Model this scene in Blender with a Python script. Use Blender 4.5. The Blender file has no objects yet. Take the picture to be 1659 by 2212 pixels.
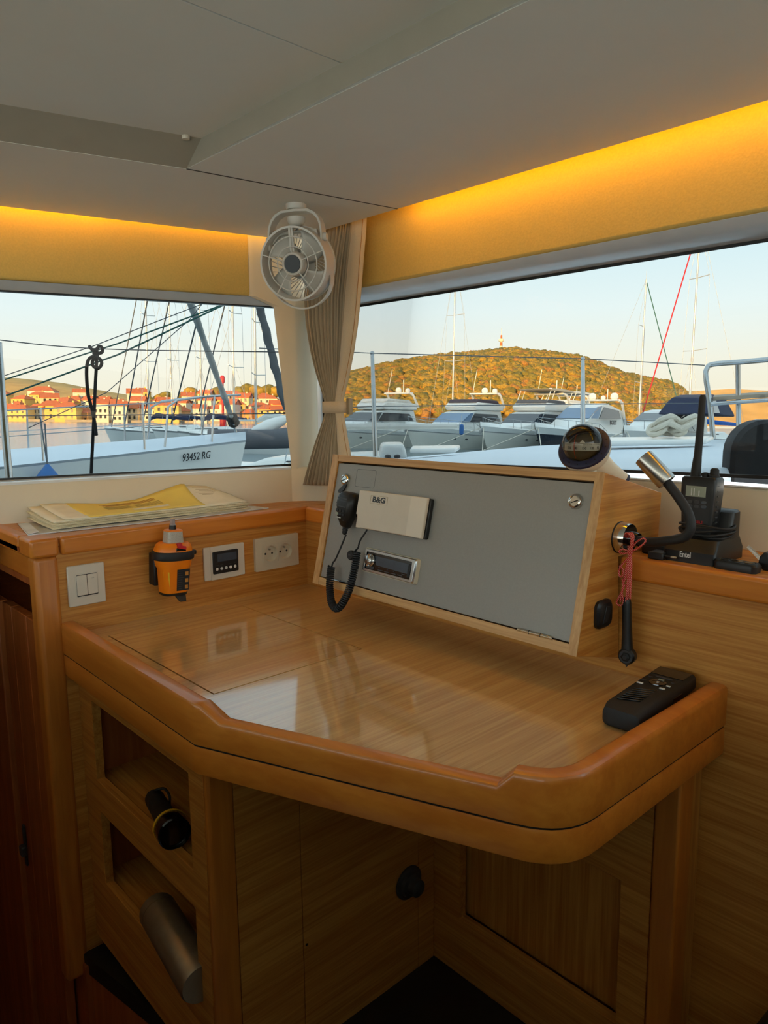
import bpy, bmesh, math, random
import numpy as np
from mathutils import Vector, Matrix
random.seed(7)
S = bpy.context.scene
COL = S.collection
PI = math.pi

# ------------------------------------------------------------------ camera
F_PX = 1577.78
C = Vector((1.4753, -1.0886, 0.45))
RW = Matrix(((0.678, -0.100, 0.728), (0.735, 0.105, -0.670), (-0.010, 0.989, 0.145)))
def _orth(m):
    a = [Vector(c) for c in m.transposed()]
    a[0].normalize(); a[1] = (a[1] - a[0]*a[1].dot(a[0])).normalized(); a[2] = a[0].cross(a[1])
    return Matrix(a).transposed()
RW = _orth(RW)
cam_d = bpy.data.cameras.new('camera'); cam = bpy.data.objects.new('camera', cam_d); COL.objects.link(cam)
cam.matrix_world = Matrix.Translation(C) @ RW.to_4x4()
cam_d.sensor_fit = 'HORIZONTAL'; cam_d.sensor_width = 36.0; cam_d.lens = 36.0*F_PX/1659.0
cam_d.clip_start = 0.02; cam_d.clip_end = 3000
S.camera = cam

def ray(px, py): return RW @ Vector(((px-829.5)/F_PX, -(py-1106.0)/F_PX, -1.0))
def P(px, py, axis, val):
    r = ray(px, py); return C + r*((val-C[axis])/r[axis])
def PP(px, py, q, n):
    r = ray(px, py); return C + r*((Vector(q)-C).dot(Vector(n))/r.dot(Vector(n)))
def at(px, py, d): return C + ray(px, py)*d

# ---------------------------------------------------------------- view, world, sun
S.view_settings.view_transform = 'Standard'; S.view_settings.look = 'None'
S.view_settings.gamma = 1.0; S.view_settings.use_curve_mapping = False
S.view_settings.exposure = 0.47
def lin(c):
    return tuple(((v/255.0)/12.92 if v/255.0 <= 0.04045 else ((v/255.0+0.055)/1.055)**2.4) for v in c)
wd = bpy.data.worlds.new('evening_sky'); S.world = wd; wd.use_nodes = True
nt = wd.node_tree; nt.nodes.clear()
wo = nt.nodes.new('ShaderNodeOutputWorld'); bg = nt.nodes.new('ShaderNodeBackground')
tc = nt.nodes.new('ShaderNodeTexCoord'); sp = nt.nodes.new('ShaderNodeSeparateXYZ'); cr = nt.nodes.new('ShaderNodeValToRGB')
mp = nt.nodes.new('ShaderNodeMapRange'); mp.inputs[1].default_value = -0.04; mp.inputs[2].default_value = 0.9
nt.links.new(tc.outputs['Generated'], sp.inputs[0]); nt.links.new(sp.outputs['Z'], mp.inputs[0])
nt.links.new(mp.outputs[0], cr.inputs[0]); nt.links.new(cr.outputs[0], bg.inputs[0]); nt.links.new(bg.outputs[0], wo.inputs[0])
els = cr.color_ramp.elements
els[0].position = 0.0; els[0].color = (*lin((246, 229, 196)), 1)
els[1].position = 1.0; els[1].color = (*lin((212, 232, 242)), 1)
for p, c in ((0.09, (246, 238, 220)), (0.17, (234, 242, 240)), (0.30, (202, 230, 241)), (0.5, (210, 232, 242))):
    e = els.new(p); e.color = (*lin(c), 1)
SKY = 3.9
bg.inputs[1].default_value = SKY

# frame of the world outside: right, forward, up measured from the water below the eye
HORIZON = 906.0; EYE = 2.6
up_o = ray(829.5, HORIZON).normalized()
right_o = (RW @ Vector((1, -0.01, 0))).normalized()
zo = right_o.cross(up_o).normalized(); yo = up_o; xo = yo.cross(zo)
MO = Matrix((xo, yo, zo)).transposed().to_4x4(); MO.translation = C - zo*EYE
MOI = MO.inverted()
def OUT(px, py, fwd):
    r = MOI.to_3x3() @ ray(px, py); r = r*(fwd/r.y); return Vector((r.x, fwd, r.z+EYE))
def OUTW(px, fwd, h=0.0):
    v = OUT(px, HORIZON, fwd); v.z = h; return v

sun_dir = (MO.to_3x3() @ Vector((0.42, 1.0, -0.078))).normalized()
sd = bpy.data.lights.new('sun', 'SUN'); sd.energy = 26.0; sd.color = (1.0, 0.56, 0.17); sd.angle = math.radians(0.6)
so = bpy.data.objects.new('sun', sd); COL.objects.link(so)
so.rotation_euler = sun_dir.to_track_quat('-Z', 'Y').to_euler()

# ------------------------------------------------------------------ materials
MATS = {}
def _nodes(name):
    m = bpy.data.materials.new(name); m.use_nodes = True; MATS[name] = m
    return m, m.node_tree, m.node_tree.nodes['Principled BSDF']
def mat(name, col, rough=0.5, metal=0.0, spec=0.5, coat=0.0, var=0.06, scale=40.0, bump=0.0, emit=None, es=0.0, trans=0.0):
    if name in MATS: return MATS[name]
    m, t, b = _nodes(name); c = lin(col)
    tcn = t.nodes.new('ShaderNodeTexCoord'); nz = t.nodes.new('ShaderNodeTexNoise'); rp = t.nodes.new('ShaderNodeValToRGB')
    nz.inputs['Scale'].default_value = scale; nz.inputs['Detail'].default_value = 3
    t.links.new(tcn.outputs['Object'], nz.inputs['Vector']); t.links.new(nz.outputs['Fac'], rp.inputs[0])
    rp.color_ramp.elements[0].position = .3; rp.color_ramp.elements[1].position = .7
    rp.color_ramp.elements[0].color = (*[max(0, v*(1-var)) for v in c], 1)
    rp.color_ramp.elements[1].color = (*[min(1, v*(1+var)) for v in c], 1)
    t.links.new(rp.outputs[0], b.inputs['Base Color'])
    b.inputs['Roughness'].default_value = rough; b.inputs['Metallic'].default_value = metal
    b.inputs['Specular IOR Level'].default_value = spec; b.inputs['Coat Weight'].default_value = coat
    b.inputs['Coat Roughness'].default_value = 0.12
    if trans: b.inputs['Transmission Weight'].default_value = trans
    if emit: b.inputs['Emission Color'].default_value = (*lin(emit), 1); b.inputs['Emission Strength'].default_value = es
    if bump:
        bn = t.nodes.new('ShaderNodeBump'); bn.inputs['Strength'].default_value = bump; bn.inputs['Distance'].default_value = 0.002
        t.links.new(nz.outputs['Fac'], bn.inputs['Height']); t.links.new(bn.outputs[0], b.inputs['Normal'])
    return m
def wood(name, c1, c2, axis=0, rough=0.42, coat=0.0, fine=260.0, along=8.0, spec=0.4, crough=0.1):
    if name in MATS: return MATS[name]
    m, t, b = _nodes(name)
    tcn = t.nodes.new('ShaderNodeTexCoord'); mpn = t.nodes.new('ShaderNodeMapping')
    s = [fine]*3; s[axis] = along; mpn.inputs['Scale'].default_value = s
    n1 = t.nodes.new('ShaderNodeTexNoise'); n1.inputs['Scale'].default_value = 1.0; n1.inputs['Detail'].default_value = 4; n1.inputs['Distortion'].default_value = 0.4
    n2 = t.nodes.new('ShaderNodeTexNoise'); n2.inputs['Scale'].default_value = 0.30; n2.inputs['Detail'].default_value = 2
    t.links.new(tcn.outputs['Object'], mpn.inputs[0]); t.links.new(mpn.outputs[0], n1.inputs['Vector']); t.links.new(mpn.outputs[0], n2.inputs['Vector'])
    mx = t.nodes.new('ShaderNodeMath'); mx.operation = 'ADD'; t.links.new(n1.outputs['Fac'], mx.inputs[0]); t.links.new(n2.outputs['Fac'], mx.inputs[1])
    rp = t.nodes.new('ShaderNodeValToRGB'); rp.color_ramp.elements[0].position = .38; rp.color_ramp.elements[1].position = .62
    mh = t.nodes.new('ShaderNodeMath'); mh.operation = 'MULTIPLY'; mh.inputs[1].default_value = .5
    t.links.new(mx.outputs[0], mh.inputs[0]); t.links.new(mh.outputs[0], rp.inputs[0])
    rp.color_ramp.elements[0].color = (*lin(c2), 1); rp.color_ramp.elements[1].color = (*lin(c1), 1)
    t.links.new(rp.outputs[0], b.inputs['Base Color'])
    b.inputs['Roughness'].default_value = rough; b.inputs['Specular IOR Level'].default_value = spec
    b.inputs['Coat Weight'].default_value = coat; b.inputs['Coat Roughness'].default_value = crough
    bn = t.nodes.new('ShaderNodeBump'); bn.inputs['Strength'].default_value = 0.06; bn.inputs['Distance'].default_value = 0.001
    t.links.new(n1.outputs['Fac'], bn.inputs['Height']); t.links.new(bn.outputs[0], b.inputs['Normal'])
    return m
def glassmat(name, tint, refl=0.5, rough=0.0):
    m = bpy.data.materials.new(name); m.use_nodes = True; MATS[name] = m; t = m.node_tree; t.nodes.clear()
    o = t.nodes.new('ShaderNodeOutputMaterial'); mix = t.nodes.new('ShaderNodeMixShader')
    tr = t.nodes.new('ShaderNodeBsdfTransparent'); tr.inputs[0].default_value = (*tint, 1)
    gl = t.nodes.new('ShaderNodeBsdfGlossy'); gl.inputs['Roughness'].default_value = rough
    fr = t.nodes.new('ShaderNodeFresnel'); fr.inputs[0].default_value = 1.4
    mu = t.nodes.new('ShaderNodeMath'); mu.operation = 'MULTIPLY'; mu.inputs[1].default_value = refl
    t.links.new(fr.outputs[0], mu.inputs[0]); t.links.new(mu.outputs[0], mix.inputs[0])
    t.links.new(tr.outputs[0], mix.inputs[1]); t.links.new(gl.outputs[0], mix.inputs[2]); t.links.new(mix.outputs[0], o.inputs[0])
    return m

OAK1, OAK2 = (208, 146, 70), (176, 108, 40)
wood('oak_x', OAK1, OAK2, 0); wood('oak_y', OAK1, OAK2, 1); wood('oak_z', OAK1, OAK2, 2)
wood('oak_top', (224, 180, 114), (200, 150, 86), 1, rough=.3, coat=1.0, crough=.07); MATS['oak_top'].node_tree.nodes['Principled BSDF'].inputs['Coat IOR'].default_value = 2.3
wood('beech_x', (212, 130, 46), (196, 112, 36), 0, rough=.34, coat=.3, fine=90)
wood('beech_y', (212, 130, 46), (196, 112, 36), 1, rough=.34, coat=.3, fine=90)
wood('beech_z', (204, 126, 48), (184, 106, 36), 2, rough=.38, coat=.2, fine=90)
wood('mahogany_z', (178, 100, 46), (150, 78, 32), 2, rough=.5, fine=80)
wood('edge_x', (214, 170, 116), (190, 142, 88), 0); wood('edge_z', (214, 170, 116), (190, 142, 88), 2)
mat('ceiling_white', (226, 224, 216), .55, var=.02, scale=6)
mat('recess_grey', (158, 149, 134), .6, var=.03, scale=20); mat('cream', (222, 209, 182), .5, var=.03, scale=8, bump=.05)
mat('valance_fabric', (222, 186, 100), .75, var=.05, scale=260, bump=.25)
mat('gelcoat', (226, 228, 228), .22, var=.05, scale=18, coat=.4)
mat('deck_white', (214, 224, 234), .45, var=.03, scale=3); mat('blocker_brown', (70, 52, 40), .85); mat('rubber', (14, 14, 15), .5); mat('seam', (60, 56, 50), .8); mat('gap_dark', (20, 12, 6), .9)
mat('floor_dark', (30, 30, 28), .45, var=.3, scale=14)
mat('panel_grey', (150, 147, 140), .42, metal=.15, var=.03, scale=300, bump=.03)
mat('black_plastic', (20, 20, 21), .42, var=.15, scale=200); mat('black_matte', (26, 26, 27), .62, var=.12, scale=160)
mat('black_gloss', (8, 8, 10), .12, coat=.4); mat('grey_dark', (58, 58, 60), .5)
mat('chrome', (215, 213, 208), .12, metal=1.0, var=.02); mat('steel', (186, 184, 180), .26, metal=1.0, var=.05, scale=90)
mat('white_plastic', (214, 202, 182), .38, var=.02); mat('fan_white', (205, 201, 192), .36, var=.02)
mat('ivory', (206, 192, 164), .4, var=.02); mat('slot_dark', (40, 36, 32), .6)
mat('lcd', (64, 72, 82), .2, var=.08); mat('lcd_green', (150, 156, 136), .3, var=.05)
mat('print_white', (215, 215, 210), .5); mat('print_dark', (52, 52, 54), .5); mat('print_brown', (178, 120, 44), .7); mat('print_grey', (150, 120, 60), .7)
mat('orange', (240, 128, 10), .4, var=.04); mat('reflective', (178, 174, 160), .3, var=.25, scale=900)
mat('red', (190, 26, 30), .45); mat('yellow', (226, 172, 26), .5); mat('orange_line', (236, 84, 40), .5)
mat('clear_plastic', (210, 200, 200), .15, trans=.6)
mat('navy', (34, 34, 62), .4, var=.1); mat('compass_white', (222, 214, 192), .4, var=.02)
mat('card_white', (226, 216, 200), .6); mat('compass_inner', (66, 62, 54), .5)
mat('paper', (242, 234, 208), .8, var=.05, scale=30); mat('paper_yellow', (244, 216, 108), .75, var=.03, scale=20); mat('paper_edge', (230, 216, 180), .85, var=.12, scale=300)
mat('folder', (205, 208, 212), .18, var=.12, scale=25, coat=.6)
mat('curtain_fabric', (164, 150, 126), .85, var=.05, scale=500, bump=.15); mat('curtain_light', (202, 186, 158), .8, var=.04, scale=500, bump=.12)
mat('bottle_metal', (165, 150, 128), .38, metal=.7, var=.05, scale=60)
mat('led', (255, 190, 40), .5, emit=(255, 181, 0), es=18.0)
glassmat('window_glass', (.43, .445, .445), .28); glassmat('dome_glass', (.72, .72, .68), 1.0)

# ------------------------------------------------------------------ mesh helpers
class MB:
    def __init__(s): s.bm = bmesh.new()
    def face(s, pts):
        vs = [s.bm.verts.new(Vector(p)) for p in pts]
        try: return s.bm.faces.new(vs)
        except ValueError: return None
    def prism(s, loop, vec):
        vec = Vector(vec); a = [s.bm.verts.new(Vector(p)) for p in loop]; b = [s.bm.verts.new(Vector(p)+vec) for p in loop]
        n = len(a); s.bm.faces.new(a[::-1]); s.bm.faces.new(b)
        for i in range(n): s.bm.faces.new((a[i], a[(i+1) % n], b[(i+1) % n], b[i]))
        return s
    def box(s, x0, x1, y0, y1, z0, z1): return s.prism([(x0, y0, z0), (x1, y0, z0), (x1, y1, z0), (x0, y1, z0)], (0, 0, z1-z0))
    def grid(s, rows, close=False):
        vs = [[s.bm.verts.new(Vector(p)) for p in r] for r in rows]
        for i in range(len(vs)-1):
            n = len(vs[i])
            for j in range(n if close else n-1):
                s.bm.faces.new((vs[i][j], vs[i][(j+1) % n], vs[i+1][(j+1) % n], vs[i+1][j]))
        return vs
    def loft(s, rings):
        vs = s.grid(rings, True); s.bm.faces.new(vs[0][::-1]); s.bm.faces.new(vs[-1]); return s
    def tube(s, pts, r, seg=8, closed=False):
        pts = [Vector(p) for p in pts]; n = len(pts); rs = r if isinstance(r, (list, tuple)) else [r]*n
        rings = []; prev = None
        for i in range(n):
            if closed: t = pts[(i+1) % n]-pts[i-1]
            else: t = pts[min(i+1, n-1)]-pts[max(i-1, 0)]
            t.normalize()
            if prev is None:
                a = Vector((0, 0, 1)) if abs(t.z) < .9 else Vector((1, 0, 0)); u = t.cross(a).normalized()
            else: u = (prev-t*prev.dot(t)).normalized()
            prev = u; v = t.cross(u)
            rings.append([pts[i]+(u*math.cos(2*PI*k/seg)+v*math.sin(2*PI*k/seg))*rs[i] for k in range(seg)])
        if closed: s.grid(rings+[rings[0]], True); bmesh.ops.remove_doubles(s.bm, verts=s.bm.verts, dist=1e-7)
        else: s.loft(rings)
        return s
    def lathe(s, prof, o=(0, 0, 0), ax=(0, 0, 1), seg=24):
        o = Vector(o); ax = Vector(ax).normalized(); a = Vector((0, 0, 1)) if abs(ax.z) < .9 else Vector((1, 0, 0))
        u = ax.cross(a).normalized(); v = ax.cross(u)
        s.loft([[o+ax*h+(u*math.cos(2*PI*k/seg)+v*math.sin(2*PI*k/seg))*max(r, 1e-5) for k in range(seg)] for r, h in prof]); return s
    def sphere(s, c, r, sub=2, sc=(1, 1, 1)):
        m = Matrix.Translation(Vector(c)) @ Matrix.Diagonal((sc[0], sc[1], sc[2], 1)); bmesh.ops.create_icosphere(s.bm, subdivisions=sub, radius=r, matrix=m); return s
    def plate(s, outer, holes, f0, f1):
        """flat plate with holes; f0/f1 map 2-D points to the two faces"""
        for f in (f0, f1):
            es = []
            for lp in [outer]+holes:
                vs = [s.bm.verts.new(Vector(f(*p))) for p in lp]
                es += [s.bm.edges.new((vs[i], vs[(i+1) % len(vs)])) for i in range(len(vs))]
            bmesh.ops.triangle_fill(s.bm, edges=es, use_beauty=True, use_dissolve=False)
        for lp in [outer]+holes:
            for i in range(len(lp)):
                p, q = lp[i], lp[(i+1) % len(lp)]; s.face([f0(*p), f0(*q), f1(*q), f1(*p)])
        bmesh.ops.remove_doubles(s.bm, verts=s.bm.verts, dist=1e-6); return s
    def build(s, name, m, parent=None, smooth=False, bevel=0, seg=2, world=True, angle=35, edgesplit=True):
        bmesh.ops.recalc_face_normals(s.bm, faces=s.bm.faces)
        me = bpy.data.meshes.new(name); s.bm.to_mesh(me); s.bm.free()
        ms = m if isinstance(m, (list, tuple)) else [m]
        for k in ms: me.materials.append(MATS[k] if isinstance(k, str) else k)
        o = bpy.data.objects.new(name, me); COL.objects.link(o)
        if parent is not None:
            o.parent = parent
            if world: o.matrix_parent_inverse = parent_world(parent).inverted()
        if bevel:
            b = o.modifiers.new('bevel', 'BEVEL'); b.width = bevel; b.segments = seg; b.limit_method = 'ANGLE'; b.angle_limit = math.radians(angle)
        if smooth or bevel:
            for p in me.polygons: p.use_smooth = True
            try: me.set_sharp_from_angle(angle=math.radians(38))
            except Exception: pass
        return o
WORLD = {}
def parent_world(o):
    return WORLD.get(o.name, Matrix.Identity(4))
def thing(name, label, cat, mtx=None, group=None, kind=None):
    o = bpy.data.objects.new(name, None); COL.objects.link(o); o.empty_display_size = .05
    if mtx is not None:
        if not isinstance(mtx, Matrix): mtx = Matrix.Translation(Vector(mtx))
        o.matrix_world = mtx
    WORLD[o.name] = mtx if mtx is not None else Matrix.Identity(4)
    tag(o, label, cat, group, kind); return o
def tag(o, label=None, cat=None, group=None, kind=None):
    if label: o['label'] = label
    if cat: o['category'] = cat
    if group: o['group'] = group
    if kind: o['kind'] = kind
    return o
def struct(o, label=None):
    o['kind'] = 'structure'
    if label: o['label'] = label
    return o
def frame(origin, x, y, z):
    m = Matrix((Vector(x), Vector(y), Vector(z))).transposed().to_4x4(); m.translation = Vector(origin); return m
def copy_tree(o, parent=None):
    c = o.copy(); COL.objects.link(c)
    if parent is not None: c.parent = parent; c.matrix_parent_inverse = o.matrix_parent_inverse.copy()
    for ch in [k for k in bpy.data.objects if k.parent == o and k != c]: copy_tree(ch, c)
    return c
def text(s, size, name, m, parent, loc=(0, 0, 0), rot=None, ext=.0002, bold=0.0, sx=1.0, align='CENTER', shear=0.0):
    cu = bpy.data.curves.new(name, 'FONT'); cu.body = s; cu.size = size; cu.extrude = ext; cu.align_x = align; cu.align_y = 'CENTER'; cu.offset = bold; cu.shear = shear; cu.resolution_u = 3
    t = bpy.data.objects.new(name, cu); COL.objects.link(t); bpy.context.view_layer.update()
    me = bpy.data.meshes.new_from_object(t.evaluated_get(bpy.context.evaluated_depsgraph_get())); bpy.data.objects.remove(t)
    me.materials.clear(); me.materials.append(MATS[m])
    o = bpy.data.objects.new(name, me); COL.objects.link(o); o.parent = parent
    mm = Matrix.Translation(Vector(loc)) @ (rot.to_4x4() if rot else Matrix.Identity(4)) @ Matrix.Diagonal((sx, 1, 1, 1))
    o.matrix_basis = mm; return o
def rr(w, d, r, n=5, cx=0, cy=0):
    r = min(r, w/2-1e-5, d/2-1e-5); out = []
    for (sx, sy, a0) in ((1, 1, 0), (-1, 1, 90), (-1, -1, 180), (1, -1, 270)):
        for k in range(n):
            a = math.radians(a0+90*k/(n-1)); out.append((cx+sx*(w/2-r)+r*math.cos(a), cy+sy*(d/2-r)+r*math.sin(a)))
    return out
def rloft(secs, n=5):
    """secs: (z, width, depth, radius, cx, cy) stacked along local z"""
    return [[(x, y, q[0]) for x, y in rr(q[1], q[2], q[3], n, q[4] if len(q) > 4 else 0, q[5] if len(q) > 5 else 0)] for q in secs]

# ================================================================== THE SALOON SHELL
ZS = 0.20                                     # ledge height above the table top
nA = Vector((-.976, .219, 0)).normalized(); dA = Vector((.219, .976, 0)).normalized(); qA = Vector((-.256, -.638, 0))
def LA(y, off=0.0):                           # point on the left window wall at world y, offset outward
    q = qA+nA*off; t = (y-q.y)/dA.y; return q+dA*t
def vz(v, z): return (v[0], v[1], z)
YB = .19                                      # inner face of the front wall
FLOOR = -.70

# ---- floor and the step down at the left
o = MB(); o.prism([(-.035, -.623, FLOOR-.04), (1.2, -.403, FLOOR-.04), (1.2, .03, FLOOR-.04), (-.035, .03, FLOOR-.04)], (0, 0, .04)); o.prism([(1.2, -.403, FLOOR-.04), (1.2, -3.2, FLOOR-.04), (3.2, -3.2, FLOOR-.04), (3.2, .03, FLOOR-.04), (1.2, .03, FLOOR-.04)], (0, 0, .04))
bmesh.ops.remove_doubles(o.bm, verts=o.bm.verts, dist=1e-5)
struct(o.build('floor', 'floor_dark'), 'dark floor boards under the chart table')
o = MB(); o.prism([(-.04, -.62, -1.5), (1.2, -.40, -1.5), (1.2, -.38, -1.5), (-.04, -.60, -1.5)], (0, 0, 1.5+FLOOR-.04))
struct(o.build('trim_1', 'mahogany_z'), 'brown riser board under the floor edge')
o = MB(); o.box(-.9, 3.2, -3.2, .3, -1.56, -1.5); struct(o.build('floor_lower', 'floor_dark'), 'lower cabin sole at the foot of the steps')

# ---- ceiling: lower panel with a rectangular recess
zc = .86
eA0, eA1 = Vector((-.204, -.60)), Vector((-.089, -.025)); da = (eA1-eA0)
def edgeA(y): return eA0.x+da.x*(y-eA0.y)/da.y
yE = .033
outer = [(edgeA(-3.2), -3.2), (3.2, -3.2), (3.2, yE), (edgeA(yE), yE)]
rc = [(.257, -.427), (2.3, -.41), (2.3, -2.2), (.257-.232*1.773, -2.2)]
m = MB(); m.plate(outer, [rc], lambda x, y: (x, y, zc), lambda x, y: (x, y, zc+.004)); cl = struct(m.build('ceiling', 'ceiling_white'), 'white lined saloon ceiling panel')
rt = [(.312, -.427), (2.3, -.41), (2.3, -2.2), (.312-.232*1.773, -2.2)]
m = MB(); m.grid([[vz(p, zc+.0005) for p in rc], [vz(p, zc+.036) for p in rt]], True); m.build('recess_wall', 'recess_grey', cl)  # recess sides coloured a darker beige-grey than the white ceiling
m = MB()
for a, b in (((-.4, -2.3), (.677, -.40)), ((.6795, -2.3), (2.4, -.40))): m.box(a[0], b[0], a[1], b[1], zc+.036, zc+.046)
m.build('recess_panel', 'ceiling_white', cl)
m = MB(); m.box(.676, .680, -2.3, -.4, zc+.0375, zc+.048); m.build('panel_joint', 'seam', cl)
m = MB(); m.prism([(.2565, -.427, zc-.0006), (.2600, -.427, zc-.0006), (.3090, yE, zc-.0006), (.3060, yE, zc-.0006)], (0, 0, .002)); m.build('seam', 'seam', cl)
m = MB(); m.lathe([(.0001, 0), (.006, .0005), (.0068, .003), (.0068, .006)], (.306, -.452, zc+.030), (0, 0, 1), 12); m.build('screw_cap', 'white_plastic', cl)
m = MB(); m.box(-1.1, 3.3, -3.3, .5, zc+.19, zc+.25); struct(m.build('ceiling_deck', 'ceiling_white'), 'deckhead above the ceiling panels')
# LED strips above the panel edges
for nm, pts in (('led_strip', [vz((edgeA(-1.4)-.012, -1.4), zc+.028), vz((edgeA(.0)-.012, 0), zc+.028)]), ('led_strip', [(.28, .052, zc+.028), (1.9, .052, zc+.028)])):
    m = MB(); m.tube(pts, .0028 if pts[0][0] < 0 else .0045, 6); l = m.build(nm, 'led'); tag(l, 'glowing yellow LED strip hidden above the %s ceiling edge' % ('left window' if pts[0][0] < 0 else 'front window'), 'light strip')

# ---- left window wall
y0, y1 = -1.7, .012
m = MB()
prof = []
def stripA(mb, prof, ya, yb):                 # prof: (offset, z)
    a = [vz(LA(ya, f), z) for f, z in prof]; b = [vz(LA(yb, f), z) for f, z in prof]
    mb.grid([a, b], True); mb.face(a[::-1]); mb.face(b)
stripA(m, [(0, ZS-.03), (0, .283), (.004, .289), (.012, .2905), (.07, .2885), (.07, ZS-.03)], y0, .034)
wl = struct(m.build('wall_left', 'cream', smooth=True), 'cream moulded wall below and beside the left window')
m = MB(); stripA(m, [(.0, .2907), (.012, .2912), (.055, .2925), (.055, .285), (.0, .285)], y0, .034); m.build('sill', 'gelcoat', wl)
yv = P(535, 575, 0, -.13).y+.005
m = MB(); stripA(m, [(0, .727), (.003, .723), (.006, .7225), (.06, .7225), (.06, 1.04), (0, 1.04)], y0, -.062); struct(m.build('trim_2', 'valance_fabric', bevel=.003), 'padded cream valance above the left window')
m = MB(); stripA(m, [(.006, .7215), (.058, .7035), (.066, .7035), (.066, .7215)], y0, .045); m.build('window_head', 'gelcoat', wl)
m = MB(); stripA(m, [(.004, .7222), (.07, .7222), (.07, .80), (.004, .80)], -.09, .06); m.build('head_filler', 'cream', wl)
m = MB(); stripA(m, [(.010, .20), (.08, .20), (.08, .2900), (.010, .2900)], .0, .10); m.build('sill_filler', 'cream', wl)
# pillar in the corner
rows = []
for z, ye in ((.284, .0365), (.30, .0355), (.5, .018), (.70, .000), (.722, -.062), (1.04, -.062)):
    q = [LA(ye+.045, .055), LA(ye, .002), LA(ye+.012, -.004)]
    q += [Vector((-.099, .070, 0)), Vector((-.101, .100, 0)), Vector((-.116, .127, 0)), Vector((-.128, .138, 0)), Vector((-.146, .158, 0))]
    rows.append([vz(v, z) for v in q])
m = MB(); m.grid(rows); pl_ = m.build('corner_pillar', 'cream', wl, smooth=True)
m = MB(); m.grid([[(-.146, .158, ZS-.02), (-.182, YB+.016, ZS-.02)], [(-.146, .158, 1.0), (-.182, YB+.016, 1.0)]]); m.build('pillar_reveal', 'gelcoat', wl)
cw = [LA(.034, 0), Vector((-.086, .064, 0)), Vector((-.058, .088, 0)), Vector((-.02, .120, 0)), Vector((.03, .158, 0)), Vector((.09, .183, 0)), Vector((.15, YB, 0))]
m = MB(); m.grid([[vz(v, ZS-.02) for v in cw], [vz(v, .283) for v in cw], [vz(v+Vector((-.003, .003, 0)), .289) for v in cw], [vz(v+Vector((-.012, .012, 0)), .2905) for v in cw], [vz(v+Vector((-.16, .10, 0)), .2895) for v in cw]]); m.build('corner_sill', 'cream', wl, smooth=True)
# glass
g = .05
gl = [PP(604, 662, qA+nA*g, nA), PP(642, 1006, qA+nA*g, nA), vz(LA(y0, g), .2935), vz(LA(y0, g), .7045)]
m = MB(); m.prism([Vector(p)+nA*0 for p in gl], nA*.006); w1 = struct(m.build('window_1', 'window_glass'), 'tinted left saloon window')
m = MB(); a = [Vector(p) for p in gl]; c_ = sum(a, Vector())/4
for i, (p, q) in enumerate(((a[1], a[2]), (a[3], a[0]))):
    up = Vector((0, 0, .006 if i == 0 else -.0035)); m.prism([p-nA*.001, q-nA*.001, q-nA*.001+up, p-nA*.001+up], nA*.004)
m.build('gasket', 'rubber', w1)

# ---- front window wall
XR = 2.2
m = MB(); m.box(.10, XR, YB, YB+.05, ZS-.03, .306)
wf = struct(m.build('wall_front', 'cream', bevel=.004), 'cream moulded wall below the front window')
m = MB(); m.prism([(-.17, YB-.001, .3065), (-.17, YB-.001, .309), (-.17, YB+.012, .311), (-.17, YB+.03, .311), (-.17, YB+.03, .3065)], (XR+.165, 0, 0)); m.build('sill', 'gelcoat', wf)
YV = .105
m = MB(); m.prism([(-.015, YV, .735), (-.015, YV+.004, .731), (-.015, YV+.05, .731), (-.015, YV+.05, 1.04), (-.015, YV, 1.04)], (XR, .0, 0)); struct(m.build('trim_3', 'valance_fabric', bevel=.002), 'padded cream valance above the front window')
m = MB(); m.prism([(-.13, YV+.006, .7305), (-.13, YV+.022, .7205), (-.13, YV+.04, .716), (-.13, YB+.014, .7095), (-.13, YB+.03, .7095), (-.13, YB+.03, .74), (-.13, YV+.006, .74)], (XR+.12, 0, 0)); m.build('window_head', 'gelcoat', wf, smooth=True)
yg = YB+.014
gB = [(-.178, yg, .298), (XR, yg, .345), (XR, yg, .713), (-.178, yg, .713)]
m = MB(); m.prism(gB, (0, .006, 0)); w2 = struct(m.build('window_2', 'window_glass'), 'tinted front saloon window')
m = MB(); m.prism([(-.178, yg-.001, .298), (XR, yg-.001, .345), (XR, yg-.001, .351), (-.178, yg-.001, .304)], (0, -.003, 0)); m.prism([(-.178, yg-.001, .7045), (XR, yg-.001, .7045), (XR, yg-.001, .713), (-.178, yg-.001, .713)], (0, -.003, 0)); m.box(-.182, -.172, yg-.004, yg-.001, .30, .713); m.build('gasket', 'rubber', w2)

# ---- wooden walls behind the table and the ledges with their nosings
m = MB(); m.box(-.022, 0, -.61, 0, FLOOR-.2, ZS-.02); struct(m.build('wall_left_lower', 'oak_y'), 'oak panelled wall behind the left side of the table')
m = MB(); m.box(-.022, 1.02, 0, .02, FLOOR, ZS-.02); m.box(1.02, XR, 0, .02, FLOOR, ZS-.02); struct(m.build('wall_front_lower', 'oak_x'), 'oak panelled wall behind the table and right of it')
lg = struct(thing('trim_4', 'oak window ledge with beech nosing along the left window', None), None)
m = MB(); m.prism([vz(LA(-.655, .01), ZS-.018), (.0, -.655, ZS-.018), (.0, .0, ZS-.018), (-.001, .05, ZS-.018), (.03, .17, ZS-.018), (-.06, .10, ZS-.018), vz(LA(.036, .01), ZS-.018)], (0, 0, .018)); m.build('ledge_board', 'oak_y', lg)
m = MB(); m.box(-.012, .012, -.602, .0, ZS-.036, ZS+.001); m.build('nosing', 'beech_y', lg, bevel=.006, seg=3)
m = MB(); m.box(-.06, .012, -.660, -.606, ZS-.036, ZS+.001); m.build('nosing_corner', 'beech_y', lg, bevel=.006, seg=3)
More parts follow.
